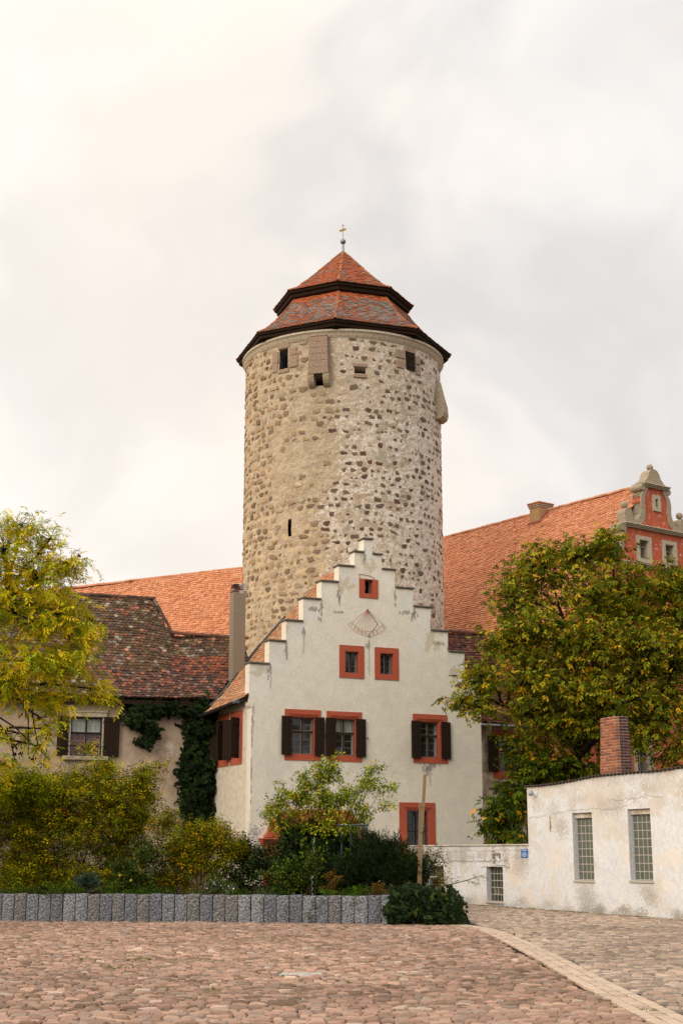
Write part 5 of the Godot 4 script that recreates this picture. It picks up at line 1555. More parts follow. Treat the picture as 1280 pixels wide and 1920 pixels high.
# ---------- the white outbuilding and its low wall ----------
const WHITE_AT := Vector3(8.29, 0, -35.92)
const WHITE_TURN := -1.18682
func white_image() -> Image:
	var s := 72.0
	var w := 1512; var h := 266
	var im := blank(w, h, "d5d7d9", [[0.015, 0.03], [0.07, 0.05], [0.3, 0.08]], 600)
	var X := func(x: float) -> float: return (x + 18.0) * s
	var Y := func(v: float) -> float: return (3.7 - v) * s
	for i in 60: stain(im, R(0, w), R(0, h), R(20, 110), R(12, 70), ["cfc6b8", "e6dfd4", "c6bdae", "ddd0bf"][i % 4], 0.5, 610 + i, 0.03)
	# grey-black growth: along the foot, below the sills, along the top of the low wall
	for i in 70:
		var x := R(-18.0, 2.8)
		stain(im, X.call(x), Y.call(R(0.0, 0.22)), R(16, 50), R(8, 22), ["9c958c", "8d877e", "aaa297"][i % 3], 0.6, 680 + i, 0.16)
	for p in [[-4.5, 0.6, 0.6, 0.5], [-4.3, 0.35, 0.7, 0.4], [-1.5, 0.7, 0.5, 0.35], [-1.3, 0.5, 0.4, 0.3], [-9.6, 0.1, 0.8, 0.2], [-5.6, 2.3, 0.5, 0.4], [-8.0, 1.3, 0.7, 0.5]]:
		stain(im, X.call(p[0]), Y.call(p[1]), p[2] * s * 1.3, p[3] * s * 1.3, "9a938a", 0.5, 760 + int(p[0] * 10), 0.2, 0.7)
	for i in 60:
		var x := R(-17.5, -7.6)
		stain(im, X.call(x), Y.call(R(1.3, 1.85)), R(10, 40), R(12, 36), ["a59e94", "b8afa3", "979087"][i % 3], 0.5, 800 + i, 0.2, 0.5)
	for i in 60:
		stain(im, X.call(R(-7.4, 2.5)), Y.call(R(2.7, 3.7)), R(14, 60), R(14, 40), ["c2b9ad", "b3aa9f", "ccc3b7"][i % 3], 0.5, 870 + i, 0.18, 0.5)
	for i in 1500:   # specks
		var p := Vector2i(int(R(0, w)), int(R(0, h)))
		im.set_pixelv(p, im.get_pixelv(p).lerp(Color.html("7a7168"), R(0.2, 0.7)))
	# cracks and a crumbling lintel
	crack(im, [Vector2(X.call(-7.4), Y.call(2.62)), Vector2(X.call(-6.3), Y.call(2.66)), Vector2(X.call(-5.2), Y.call(2.75)), Vector2(X.call(-3.9), Y.call(2.78)), Vector2(X.call(-2.9), Y.call(2.74)), Vector2(X.call(-2.2), Y.call(2.82))], "6d645b")
	crack(im, [Vector2(X.call(-3.2), Y.call(3.0)), Vector2(X.call(-2.5), Y.call(2.96)), Vector2(X.call(-1.2), Y.call(3.02)), Vector2(X.call(-0.6), Y.call(2.98))], "6d645b")
	crack(im, [Vector2(X.call(-17), Y.call(1.62)), Vector2(X.call(-12.4), Y.call(1.66)), Vector2(X.call(-7.6), Y.call(1.7))], "6d645b")
	crack(im, [Vector2(X.call(-16), Y.call(1.28)), Vector2(X.call(-13.0), Y.call(1.34)), Vector2(X.call(-12.9), Y.call(1.18))], "554d45", 2)
	crack(im, [Vector2(X.call(-12.8), Y.call(1.36)), Vector2(X.call(-10.3), Y.call(1.36)), Vector2(X.call(-8.8), Y.call(1.4)), Vector2(X.call(-8.7), Y.call(1.2))], "554d45", 2)
	crack(im, [Vector2(X.call(-10.5), Y.call(1.18)), Vector2(X.call(-9.1), Y.call(1.24)), Vector2(X.call(-8.7), Y.call(1.2))], "4b443d", 2)
	for p in [[-9.7, 1.52, 0.12, 0.2], [-9.5, 1.57, 0.3, 0.05], [-9.3, 1.5, 0.06, 0.12], [-6.2, 2.4, 0.05, 0.22]]:
		stain(im, X.call(p[0]), Y.call(p[1]), p[2] * s * 1.8, p[3] * s * 1.8, "6b5a4c", 0.9, 940 + int(p[0] * 10), 0.1)
	return im

func block_panel(B: Node3D, x0: float, y0: float, cols: int, rows: int, pitch: float, missing: Array, kind := "glass_block") -> void:
	var g := MB.new()
	for c in cols + 1: g.box(Vector3(x0 + c * pitch, y0 + rows * pitch / 2, -0.2), Vector3(0.022, rows * pitch, 0.07))
	for r in rows + 1: g.box(Vector3(x0 + cols * pitch / 2, y0 + r * pitch, -0.2), Vector3(cols * pitch, 0.022, 0.067))
	var P := part(B, "glass_block_window", g, M["mortar_pale"])
	var bm := MB.new()
	var e := pitch - 0.024
	bm.box(Vector3.ZERO, Vector3(e, e, 0.08), 0.018)
	var me := bm.mesh()
	for c in cols:
		for r in rows:
			if [c, r] in missing: continue
			var t := Transform3D(Basis(Vector3.UP, R(-0.02, 0.02)) * Basis(Vector3.RIGHT, R(-0.02, 0.02)), Vector3(x0 + (c + 0.5) * pitch, y0 + (r + 0.5) * pitch, -0.2))
			part(P, "glass_block", me, M[kind], t)

func white_top(x: float) -> float:   # top of the wall, it sags and bulges a little
	if x < -7.5: return 1.83
	return 3.50 + 0.13 * smoothstep(-7.5, -1.5, x) + 0.02 * sin(x * 1.3) - 0.10 * smoothstep(0.2, 2.0, x)

func white_building() -> void:
	var B := thing("white_outbuilding", "white flaking outbuilding with glass block windows and corrugated roof at right", "building", WHITE_AT, WHITE_TURN)
	rng.seed = 600
	var wm := imgmat("white_render", white_image(), 21.0, 3.7, -18.0, 0.0, 0.94, null, 0, 0)
	var og := StandardMaterial3D.new()
	og.resource_name = "old_glass_block"; og.albedo_color = Color.html("6d7466"); og.albedo_color.a = 0.25
	og.refraction_enabled = true; og.refraction_scale = 0.05; og.roughness = 0.2; og.metallic_specular = 0.6
	M["old_glass"] = og
	var op := [[-5.0, -3.96, 0.88, 2.69], [-2.22, -1.18, 0.92, 2.72], [-10.2, -9.13, 0.17, 1.2], [-14.3, -13.2, 0.2, 1.19]]
	var m := MB.new()
	var xs := [-18.0, -7.5, 3.0]
	for k in 60: xs.append(-7.5 + 10.5 * k / 60.0)
	for o in op: xs.append(o[0]); xs.append(o[1])
	xs.sort()
	var hole := func(x: float, y: float) -> bool:
		for o in op:
			if x > o[0] and x < o[1] and y > o[2] and y < o[3]: return true
		return false
	for i in xs.size() - 1:
		if xs[i + 1] - xs[i] < 0.001: continue
		var top := white_top((xs[i] + xs[i + 1]) / 2)
		var ys := [0.0, top]
		for o in op:
			if o[3] < top: ys.append(o[2]); ys.append(o[3])
		m.mask([xs[i], xs[i + 1]], ys, func(x, y): return not hole.call(x, y), -0.34, 0.0)
	part(B, "front_wall", m, wm)
	# the rest of the shell: tall part and low part
	var sh := MB.new()
	sh.box(Vector3(-2.3, 1.7, -4.2), Vector3(10.4, 3.4, 0.3)); sh.box(Vector3(-7.36, 1.7, -2.2), Vector3(0.28, 3.4, 3.72)); sh.box(Vector3(2.86, 1.7, -2.2), Vector3(0.28, 3.4, 3.72))
	sh.box(Vector3(-12.75, 0.9, -1.55), Vector3(10.48, 1.8, 0.25)); sh.box(Vector3(-12.75, 1.76, -0.86), Vector3(10.48, 0.1, 1.03)); sh.box(Vector3(-17.9, 0.9, -0.9), Vector3(0.2, 1.7, 1.1))
	part(B, "back_walls", sh, M["white_plaster"])
	block_panel(B, -5.0, 0.9, 5, 8, 0.206, [])
	block_panel(B, -2.22, 0.94, 5, 8, 0.206, [])
	block_panel(B, -10.2, 0.17, 5, 5, 0.206, [[2, 1], [1, 1], [4, 1]], "old_glass")
	block_panel(B, -14.3, 0.2, 5, 5, 0.196, [[3, 2]], "old_glass")
	for o in [op[0], op[1]]:
		var li := MB.new(); li.box(Vector3((o[0] + o[1]) / 2, o[3] - 0.07, -0.19), Vector3(o[1] - o[0], 0.14, 0.2))
		part(B, "window_lintel", li, M["white_plaster"])
	for o in op:
		var sl := MB.new(); sl.box(Vector3((o[0] + o[1]) / 2, o[2] - 0.03, -0.02), Vector3(o[1] - o[0] + 0.06, 0.07, 0.1), 0.015)
		part(B, "sill", sl, M["mortar_pale"])
		var rv := MB.new(); rv.box(Vector3(o[0] + 0.004, (o[2] + o[3]) / 2, -0.085), Vector3(0.01, o[3] - o[2] - 0.01, 0.15))
		part(B, "painted_reveal", rv, M["reveal_white"])
	# mortar lip of the low wall
	var lip := MB.new(); lip.box(Vector3(-12.75, 1.845, -0.14), Vector3(10.5, 0.05, 0.36), 0.015)
	part(B, "wall_coping", lip, M["white_plaster"])
	# corrugated sheets, laid on the wall head
	var n := 0
	for sheet in 10:
		var x0 := -7.56 + sheet * 1.06; var x1 := minf(x0 + 1.12, 3.1)
		var r := MB.new()
		var seg := 36
		for k in seg:
			var xa := x0 + (x1 - x0) * k / seg; var xb := x0 + (x1 - x0) * (k + 1) / seg
			var ya := white_top(maxf(xa, -7.49)) + 0.03 + 0.028 * sin(xa * TAU / 0.177) + 0.008 * (sheet % 2); var yb := white_top(maxf(xb, -7.49)) + 0.03 + 0.028 * sin(xb * TAU / 0.177) + 0.008 * (sheet % 2)
			var zf := 0.07 + 0.012 * sin(sheet * 2.3)
			r.q(Vector3(xa, ya, zf), Vector3(xb, yb, zf), Vector3(xb, yb - 0.12, -4.3), Vector3(xa, ya - 0.12, -4.3))
			r.q(Vector3(xa, ya - 0.016, zf), Vector3(xb, yb - 0.016, zf), Vector3(xb, yb, zf), Vector3(xa, ya, zf))
			r.q(Vector3(xb, yb - 0.016, zf), Vector3(xa, ya - 0.016, zf), Vector3(xa, ya - 0.136, -4.3), Vector3(xb, yb - 0.136, -4.3))
		part(B, "corrugated_sheet", r, M["fibre_cement"])
	# brick stack on the roof, tapering: red side to the left, soot and shade put into the right side's colour
	var ch := thing("brick_chimney", "tapered red brick chimney standing on the white outbuilding's roof", "chimney", WHITE_AT + Basis(Vector3.UP, WHITE_TURN) * Vector3(-3.6, 3.35, -0.66), WHITE_TURN)
	# local: near corner at x = 0, z = 0; left face runs to -x, right face runs to -z
	var rows := 24
	var core := MB.new()
	for r in rows:
		var t := float(r) / rows
		var w := lerpf(0.95, 0.78, t); var d := lerpf(0.52, 0.42, t)
		var y := 0.04 + r * 0.081
		var ox := -0.09 * t; var oz := -0.05 * t
		core.box(Vector3(ox - w / 2, y, oz - d / 2), Vector3(w - 0.03, 0.083, d - 0.03))
		var x := ox
		var first := true
		while x > ox - w + 0.02:
			var l := minf((0.12 if first and r % 2 else 0.24) + R(-0.008, 0.008), x - (ox - w))
			first = false
			if l > 0.04:
				var b := MB.new(); b.box(Vector3(x - l / 2, y, oz - 0.056 + R(-0.004, 0.004)), Vector3(l - 0.012, 0.068, 0.112), 0.008)
				part(ch, "brick", b, M["brick"][rng.randi() % 6])
			x -= l
		var z := oz - 0.114
		first = true
		while z > oz - d + 0.02:
			var l := minf((0.12 if first and r % 2 == 0 else 0.24), z - (oz - d))
			first = false
			if l > 0.04:
				var b := MB.new(); b.box(Vector3(ox - 0.056 + R(-0.004, 0.004), y, z - l / 2), Vector3(0.112, 0.068, l - 0.012), 0.008)
				part(ch, "brick", b, M["brick_dark"][rng.randi() % 5])
			z -= l
	part(ch, "mortar_core", core, M["mortar_pale"])
	# wall lamp and blue notice
	var lp := thing("wall_lamp", "small grey lamp on a bracket high on the white wall", "lamp", WHITE_AT + Basis(Vector3.UP, WHITE_TURN) * Vector3(-6.95, 3.28, 0.0), WHITE_TURN)
	var lm := MB.new(); lm.box(Vector3(0, 0, 0.015), Vector3(0.1, 0.12, 0.03), 0.01); lm.tube([Vector3(0, 0, 0.02), Vector3(-0.02, 0.03, 0.12)], [0.02, 0.02], 8)
	part(lp, "bracket", lm, M["white_paint"])
	var lh := MB.new(); lh.lathe([Vector2(0.03, -0.08), Vector2(0.07, -0.05), Vector2(0.075, 0.0), Vector2(0.05, 0.06), Vector2(0.005, 0.08)], 14, Vector3(-0.03, 0.03, 0.16))
	part(lp, "head", lh, M["galvanised"])
	var sg := thing("blue_notice", "blue enamel notice with white lines of print on the low white wall", "sign", WHITE_AT + Basis(Vector3.UP, WHITE_TURN) * Vector3(-7.74, 1.6, 0.012), WHITE_TURN)
	var sm := MB.new(); sm.box(Vector3.ZERO, Vector3(0.4, 0.25, 0.012), 0.003)
	part(sg, "plate", sm, M["blue_paint"])
	var tx := MB.new()
	for l in [[0.088, 0.16, 0.036], [0.03, 0.1, 0.022], [-0.008, 0.14, 0.022], [-0.082, 0.11, 0.026]]:
		var x: float = -l[1]
		while x < l[1]:
			var cw := R(0.014, 0.026)
			for k in 2: tx.box(Vector3(x + cw / 2 + R(-0.003, 0.003), l[0] + (k - 0.5) * l[2] * 0.5, 0.007), Vector3(cw if rng.randf() < 0.6 else cw * 0.4, l[2] * R(0.25, 0.5), 0.002))
			x += cw + 0.006
	tx.box(Vector3(0, -0.045, 0.007), Vector3(0.34, 0.012, 0.002))
	part(sg, "print", tx, M["white_paint"])

# ---------- the planter of granite posts ----------
func planter() -> void:
	var P := thing("granite_planter", "raised garden bed edged with upright grey granite posts", "planter")
	var ms := []
	for v in 5:
		rng.seed = 700 + v
		var m := MB.new()
		var nx := 4; var ny := 9
		var g := []
		for i in nx + 1:
			var col := []
			for j in ny + 1:
				var e := -0.012 if i in [0, nx] or j in [ny] else R(0.0, 0.022)
				col.append(Vector3((float(i) / nx - 0.5) * 0.283 + (R(-0.004, 0.004) if j > 0 else 0.0), float(j) / ny * 0.72 + (R(-0.006, 0.006) if j == ny else 0.0), e))
			g.append(col)
		for i in nx:
			for j in ny: m.q(g[i][j], g[i + 1][j], g[i + 1][j + 1], g[i][j + 1])
		var bk := Vector3(0, 0, -0.2)
		for j in ny:
			m.q(g[0][j] + bk, g[0][j], g[0][j + 1], g[0][j + 1] + bk); m.q(g[nx][j], g[nx][j] + bk, g[nx][j + 1] + bk, g[nx][j + 1])
		for i in nx: m.q(g[i][ny], g[i + 1][ny], g[i + 1][ny] + bk, g[i][ny] + bk)
		m.q(g[nx][0] + bk, g[0][0] + bk, g[0][ny] + bk, g[nx][ny] + bk)
		ms.append(m.mesh())
	rng.seed = 710
	var dir := Vector3(cos(0.1665), 0, sin(0.1665))
	var x := -13.6
	var n := 0
	while x < 2.2:
		var at := Vector3(x, -0.05 + R(-0.022, 0.014) , planter_z(x))
		part(P, "granite_post", ms[n % 5], M["granite"][rng.randi() % 5], Transform3D(Basis(Vector3.UP, -0.1665 + R(-0.025, 0.025)) * Basis(Vector3.BACK, R(-0.014, 0.014)), at))
		n += 1
		x += 0.303 * dir.x
	# right-hand return, hidden under ivy
	for k in 26:
		part(P, "granite_post", ms[k % 5], M["granite"][rng.randi() % 5], Transform3D(Basis(Vector3.UP, PI / 2 - 0.1), Vector3(2.42 - 0.03 * k, -0.06, planter_z(2.3) - 0.2 - k * 0.303)))
	var soil := MB.new()
	soil.q(Vector3(-14, 0.5, planter_z(-14) - 0.1), Vector3(2.35, 0.5, planter_z(2.35) - 0.1), Vector3(1.6, 0.55, -50), Vector3(-14, 0.55, -56))
	part(P, "soil", soil, M["soil"])

# ---------- trees ----------
func trees() -> void:
	# the ash at the left edge; its trunk stands outside the picture
	var A := thing("ash_tree", "ash tree turning yellow at the left edge, leaning over the old roof", "tree", Vector3(-11.6, 0, -34))
	var o := A.position
	var cl := [[Vector3(-8.21, 8.82, -34.00), Vector3(0.91, 0.94, 1.50), 420], [Vector3(-7.46, 8.22, -34.30), Vector3(0.92, 0.81, 1.40), 420], [Vector3(-6.78, 8.39, -34.50), Vector3(0.40, 0.35, 0.80), 110], [Vector3(-6.50, 8.56, -34.00), Vector3(0.23, 0.21, 0.40), 50], [Vector3(-7.85, 9.42, -34.00), Vector3(0.44, 0.38, 0.60), 90], [Vector3(-7.15, 9.13, -34.20), Vector3(0.39, 0.32, 0.60), 90], [Vector3(-7.75, 7.16, -33.50), Vector3(1.02, 0.78, 1.60), 460], [Vector3(-6.83, 7.24, -34.00), Vector3(0.77, 0.66, 1.30), 330], [Vector3(-6.27, 6.82, -34.20), Vector3(0.39, 0.45, 0.80), 140], [Vector3(-6.71, 6.08, -34.00), Vector3(0.70, 0.55, 1.20), 320], [Vector3(-7.29, 6.00, -33.40), Vector3(1.13, 0.60, 1.60), 420], [Vector3(-5.92, 5.46, -34.40), Vector3(0.44, 0.21, 0.50), 110], [Vector3(-6.93, 5.21, -34.00), Vector3(0.64, 0.31, 0.90), 190], [Vector3(-7.90, 5.38, -33.50), Vector3(0.50, 0.52, 1.00), 150], [Vector3(-7.60, 4.35, -33.80), Vector3(0.38, 0.26, 0.60), 50], [Vector3(-7.08, 4.04, -33.80), Vector3(0.33, 0.26, 0.50), 50], [Vector3(-7.08, 4.71, -33.60), Vector3(0.28, 0.18, 0.40), 30], [Vector3(-6.98, 4.47, -33.80), Vector3(0.20, 0.13, 0.40), 22], [Vector3(-7.89, 3.65, -33.60), Vector3(0.50, 0.46, 0.80), 120], [Vector3(-9.32, 7.89, -34.00), Vector3(1.42, 1.60, 2.40), 500], [Vector3(-9.57, 5.88, -33.50), Vector3(1.51, 1.30, 2.40), 400], [Vector3(-10.47, 9.33, -34.50), Vector3(1.19, 1.09, 2.00), 220]]
	for c in cl: c[0] -= o
	var tf := leaf_mass(A, "foliage", "ash", "yellow_leaf", cl, [["748819", 4], ["8c9a1c", 4], ["a3aa1f", 4], ["bcb520", 5], ["d0b81f", 4], ["dcbc1f", 4], ["dba81f", 1]], 801, 1.25, 0.17, 9, Vector3.ZERO, 0.82)
	var m := MB.new()
	rng.seed = 802
	limb(m, Vector3(0, -0.1, 0), Vector3(0.5, 4.4, 0.1), 0.32, 0.22, 0.08, 8, 10)
	var hubs := []
	for h in [Vector3(3.2, 5.4, 0.0), Vector3(3.4, 7.6, -0.3), Vector3(1.6, 8.6, 0.2), Vector3(3.0, 4.2, 0.3), Vector3(-1.4, 7.0, 0.5), Vector3(1.2, 6.4, 0.9)]:
		limb(m, Vector3(0.45, 3.6 + R(0, 0.8), 0.1), h, 0.12, 0.045, 0.18, 8, 7, 0.15); hubs.append(h)
	for c in cl:
		var best: Vector3 = hubs[0]
		for h in hubs:
			if h.distance_to(c[0]) < best.distance_to(c[0]): best = h
		limb(m, best, c[0], 0.045, 0.02, 0.1, 6, 6, 0.1)
	for k in tf.size():
		limb(m, tf[k][1], tf[k][0], 0.014, 0.005, 0.06, 4, 4)
	# bare hanging twigs
	for t in [[Vector3(-8.04, 4.71, -33.70), Vector3(-7.65, 4.47, -33.70), Vector3(-7.28, 4.13, -33.70), Vector3(-6.82, 3.73, -33.80)], [Vector3(-7.74, 4.27, -33.60), Vector3(-7.61, 3.72, -33.60), Vector3(-7.68, 3.53, -33.60)], [Vector3(-7.33, 5.29, -33.80), Vector3(-7.26, 4.71, -33.70), Vector3(-7.12, 4.04, -33.80), Vector3(-7.23, 3.72, -33.70)], [Vector3(-8.01, 4.54, -33.60), Vector3(-7.71, 4.17, -33.60), Vector3(-7.55, 3.96, -33.60)], [Vector3(-7.49, 4.96, -33.70), Vector3(-7.36, 4.65, -33.70), Vector3(-7.32, 3.85, -33.70)]]:
		var pts := []; var rad := []
		for i in t.size():
			pts.append(t[i] - o); rad.append(0.022 - 0.004 * i)
		m.tube(pts, rad, 5, false)
	part(A, "trunk", m, M["bark"])
	var sd := MB.new()
	for p in [Vector3(-7.10, 4.71, -33.70), Vector3(-6.95, 4.53, -33.70), Vector3(-6.91, 4.30, -33.70), Vector3(-7.55, 4.15, -33.60), Vector3(-7.62, 3.88, -33.60), Vector3(-7.50, 3.90, -33.60), Vector3(-7.39, 4.80, -33.70), Vector3(-7.54, 4.80, -33.70), Vector3(-7.21, 3.81, -33.70), Vector3(-7.63, 4.05, -33.60), Vector3(-7.58, 3.69, -33.60), Vector3(-6.47, 6.66, -33.60), Vector3(-6.30, 7.08, -33.80), Vector3(-7.42, 7.82, -33.60), Vector3(-6.36, 8.67, -33.90), Vector3(-6.85, 5.60, -33.20), Vector3(-6.02, 7.08, -33.80)]:
		for k in 6:
			var b: Vector3 = p - o + Vector3(rng.randfn(), rng.randfn(), rng.randfn()) * 0.035
			sd.tube([b, b + Vector3(R(-0.02, 0.02), -0.05, R(-0.02, 0.02))], [0.014, 0.018], 5)
	part(A, "seed_bunches", sd, M["dark_wood"]).set_meta("kind", "stuff")
	# the walnut behind the white outbuilding
	var W := thing("walnut_tree", "large walnut tree with green and orange leaves behind the white outbuilding", "tree", Vector3(8.07, 0, -50))
	o = W.position
	cl = [[Vector3(5.81, 10.08, -47.80), Vector3(1.00, 0.94, 1.40), 300], [Vector3(6.79, 11.23, -48.00), Vector3(1.10, 0.85, 1.40), 330], [Vector3(8.18, 11.61, -48.00), Vector3(1.10, 0.79, 1.50), 330], [Vector3(9.11, 11.87, -47.50), Vector3(0.62, 0.64, 1.00), 190], [Vector3(8.40, 10.12, -47.00), Vector3(1.43, 1.11, 1.70), 480], [Vector3(9.76, 10.21, -47.50), Vector3(1.27, 1.12, 1.60), 420], [Vector3(11.13, 10.49, -47.50), Vector3(0.90, 0.86, 1.40), 280], [Vector3(11.71, 9.48, -47.50), Vector3(1.44, 1.48, 2.00), 480], [Vector3(5.52, 8.53, -47.20), Vector3(1.07, 0.83, 1.40), 300], [Vector3(4.57, 7.25, -46.90), Vector3(0.79, 0.65, 1.00), 200], [Vector3(3.94, 6.50, -46.80), Vector3(0.45, 0.36, 0.60), 90], [Vector3(4.52, 6.25, -46.60), Vector3(0.56, 0.32, 0.60), 90], [Vector3(6.70, 8.80, -46.60), Vector3(1.23, 1.00, 1.70), 420], [Vector3(8.02, 8.38, -46.20), Vector3(1.40, 1.08, 1.80), 480], [Vector3(9.58, 8.21, -46.20), Vector3(1.39, 1.08, 1.80), 480], [Vector3(10.83, 7.55, -46.50), Vector3(1.22, 1.26, 1.80), 440], [Vector3(6.01, 7.19, -46.40), Vector3(1.04, 0.81, 1.40), 330], [Vector3(7.41, 6.79, -46.00), Vector3(1.21, 0.80, 1.60), 380], [Vector3(8.95, 6.62, -46.00), Vector3(1.20, 0.80, 1.60), 380], [Vector3(10.38, 5.97, -46.40), Vector3(1.21, 0.89, 1.60), 340], [Vector3(6.31, 6.03, -47.00), Vector3(1.05, 0.54, 1.20), 220], [Vector3(7.81, 5.73, -46.60), Vector3(1.04, 0.57, 1.20), 260], [Vector3(9.45, 5.36, -46.20), Vector3(1.03, 0.60, 1.20), 260], [Vector3(10.88, 4.79, -46.60), Vector3(0.69, 0.60, 1.00), 160], [Vector3(6.79, 10.76, -49.50), Vector3(1.32, 1.16, 1.40), 200], [Vector3(9.66, 9.70, -50.00), Vector3(2.27, 1.95, 1.80), 320], [Vector3(7.13, 7.81, -50.00), Vector3(1.88, 1.55, 1.60), 220], [Vector3(10.10, 7.06, -50.00), Vector3(2.06, 1.54, 1.80), 260], [Vector3(7.41, 5.29, -47.50), Vector3(0.39, 0.22, 0.40), 40], [Vector3(7.37, 5.79, -51.50), Vector3(1.34, 0.79, 1.00), 280], [Vector3(8.99, 5.60, -51.50), Vector3(0.96, 0.79, 1.00), 220], [Vector3(9.52, 6.60, -51.00), Vector3(1.14, 0.78, 1.00), 200], [Vector3(7.70, 7.03, -51.50), Vector3(1.35, 0.79, 1.00), 220], [Vector3(11.34, 10.23, -52.00), Vector3(1.58, 1.42, 1.20), 380], [Vector3(11.53, 8.25, -52.00), Vector3(1.56, 1.41, 1.20), 380], [Vector3(7.08, 8.58, -51.50), Vector3(1.16, 1.00, 1.00), 220], [Vector3(8.99, 8.25, -52.00), Vector3(1.56, 1.01, 1.20), 260], [Vector3(13.10, 9.56, -48.00), Vector3(2.00, 2.81, 2.40), 420], [Vector3(12.99, 6.38, -47.00), Vector3(1.93, 1.81, 2.20), 300]]
	for c in cl: c[0] -= o
	tf = leaf_mass(W, "foliage", "walnut", "leaf", cl, [["465414", 4], ["586418", 5], ["6b751e", 5], ["848522", 5], ["9c9224", 4], ["b19120", 3], ["c08c1d", 3], ["b2761d", 1]], 811, 0.86, 0.19, 8, Vector3.ZERO, 1.5)
	m = MB.new()
	rng.seed = 812
	limb(m, Vector3(0, -0.1, 0), Vector3(0.05, 5.3, 0), 0.3, 0.2, 0.06, 9, 10)
	hubs = []
	for h in [Vector3(-1.6, 7.6, 1.5), Vector3(-0.4, 9.6, 1.2), Vector3(1.4, 10.3, 1.6), Vector3(3.0, 8.6, 2.0), Vector3(-2.6, 6.4, 2.2), Vector3(0.6, 7.4, 2.8), Vector3(2.4, 6.2, 2.6), Vector3(4.4, 9.4, 1.4), Vector3(0.2, 8.2, -0.6), Vector3(2.2, 8.0, -0.5)]:
		limb(m, Vector3(R(-0.05, 0.1), 4.6 + R(0, 0.7), R(-0.1, 0.1)), h, 0.14, 0.05, 0.22, 9, 7, 0.2); hubs.append(h)
	limb(m, Vector3(0.1, 4.6, 0.1), Vector3(0.75, 6.3, 0.4), 0.13, 0.08, 0.06, 6, 8)
	for c in cl:
		var best: Vector3 = hubs[0]
		for h in hubs:
			if h.distance_to(c[0]) < best.distance_to(c[0]): best = h
		limb(m, best, c[0], 0.05, 0.022, 0.12, 6, 6, 0.1)
	for k in tf.size(): limb(m, tf[k][1], tf[k][0], 0.018, 0.006, 0.08, 4, 4)
	for t in [[Vector3(7.82, 5.65, -47.00), Vector3(7.60, 5.34, -47.00), Vector3(7.43, 5.11, -47.00)], [Vector3(7.82, 5.65, -47.00), Vector3(8.12, 5.25, -47.00), Vector3(8.33, 4.96, -47.00)]]:
		m.tube([t[0] - o, t[1] - o, t[2] - o], [0.03, 0.02, 0.012], 5, false)
	part(W, "trunk", m, M["bark"])
	# young growth behind the low white wall
	shrub("walnut_sapling", "young walnut shoots with yellow leaves behind the low white wall", "shrub", Vector3(6.3, 0.2, -46.5), "walnut", "leaf", [[Vector3(5.00, 2.51, -46.30), Vector3(0.68, 0.63, 0.70), 150], [Vector3(5.55, 3.26, -46.40), Vector3(0.68, 0.70, 0.80), 190], [Vector3(5.91, 4.47, -47.00), Vector3(0.70, 0.64, 0.90), 150], [Vector3(6.31, 4.12, -46.80), Vector3(0.86, 0.53, 0.90), 200], [Vector3(4.82, 2.75, -46.10), Vector3(0.37, 0.31, 0.40), 60], [Vector3(5.63, 5.11, -47.40), Vector3(0.39, 0.25, 0.40), 40], [Vector3(5.24, 3.60, -46.60), Vector3(0.24, 0.25, 0.30), 24], [Vector3(6.96, 4.47, -47.00), Vector3(0.87, 0.54, 0.90), 200], [Vector3(5.30, 2.09, -46.00), Vector3(0.84, 0.24, 0.60), 90], [Vector3(8.06, 4.33, -47.40), Vector3(0.88, 0.36, 0.80), 120]], [["33421a", 4], ["425212", 5], ["556416", 4], ["6d7418", 2], ["b38412", 2], ["c29512", 1]], 821, 1.0, 0.2, "", 9, 7)

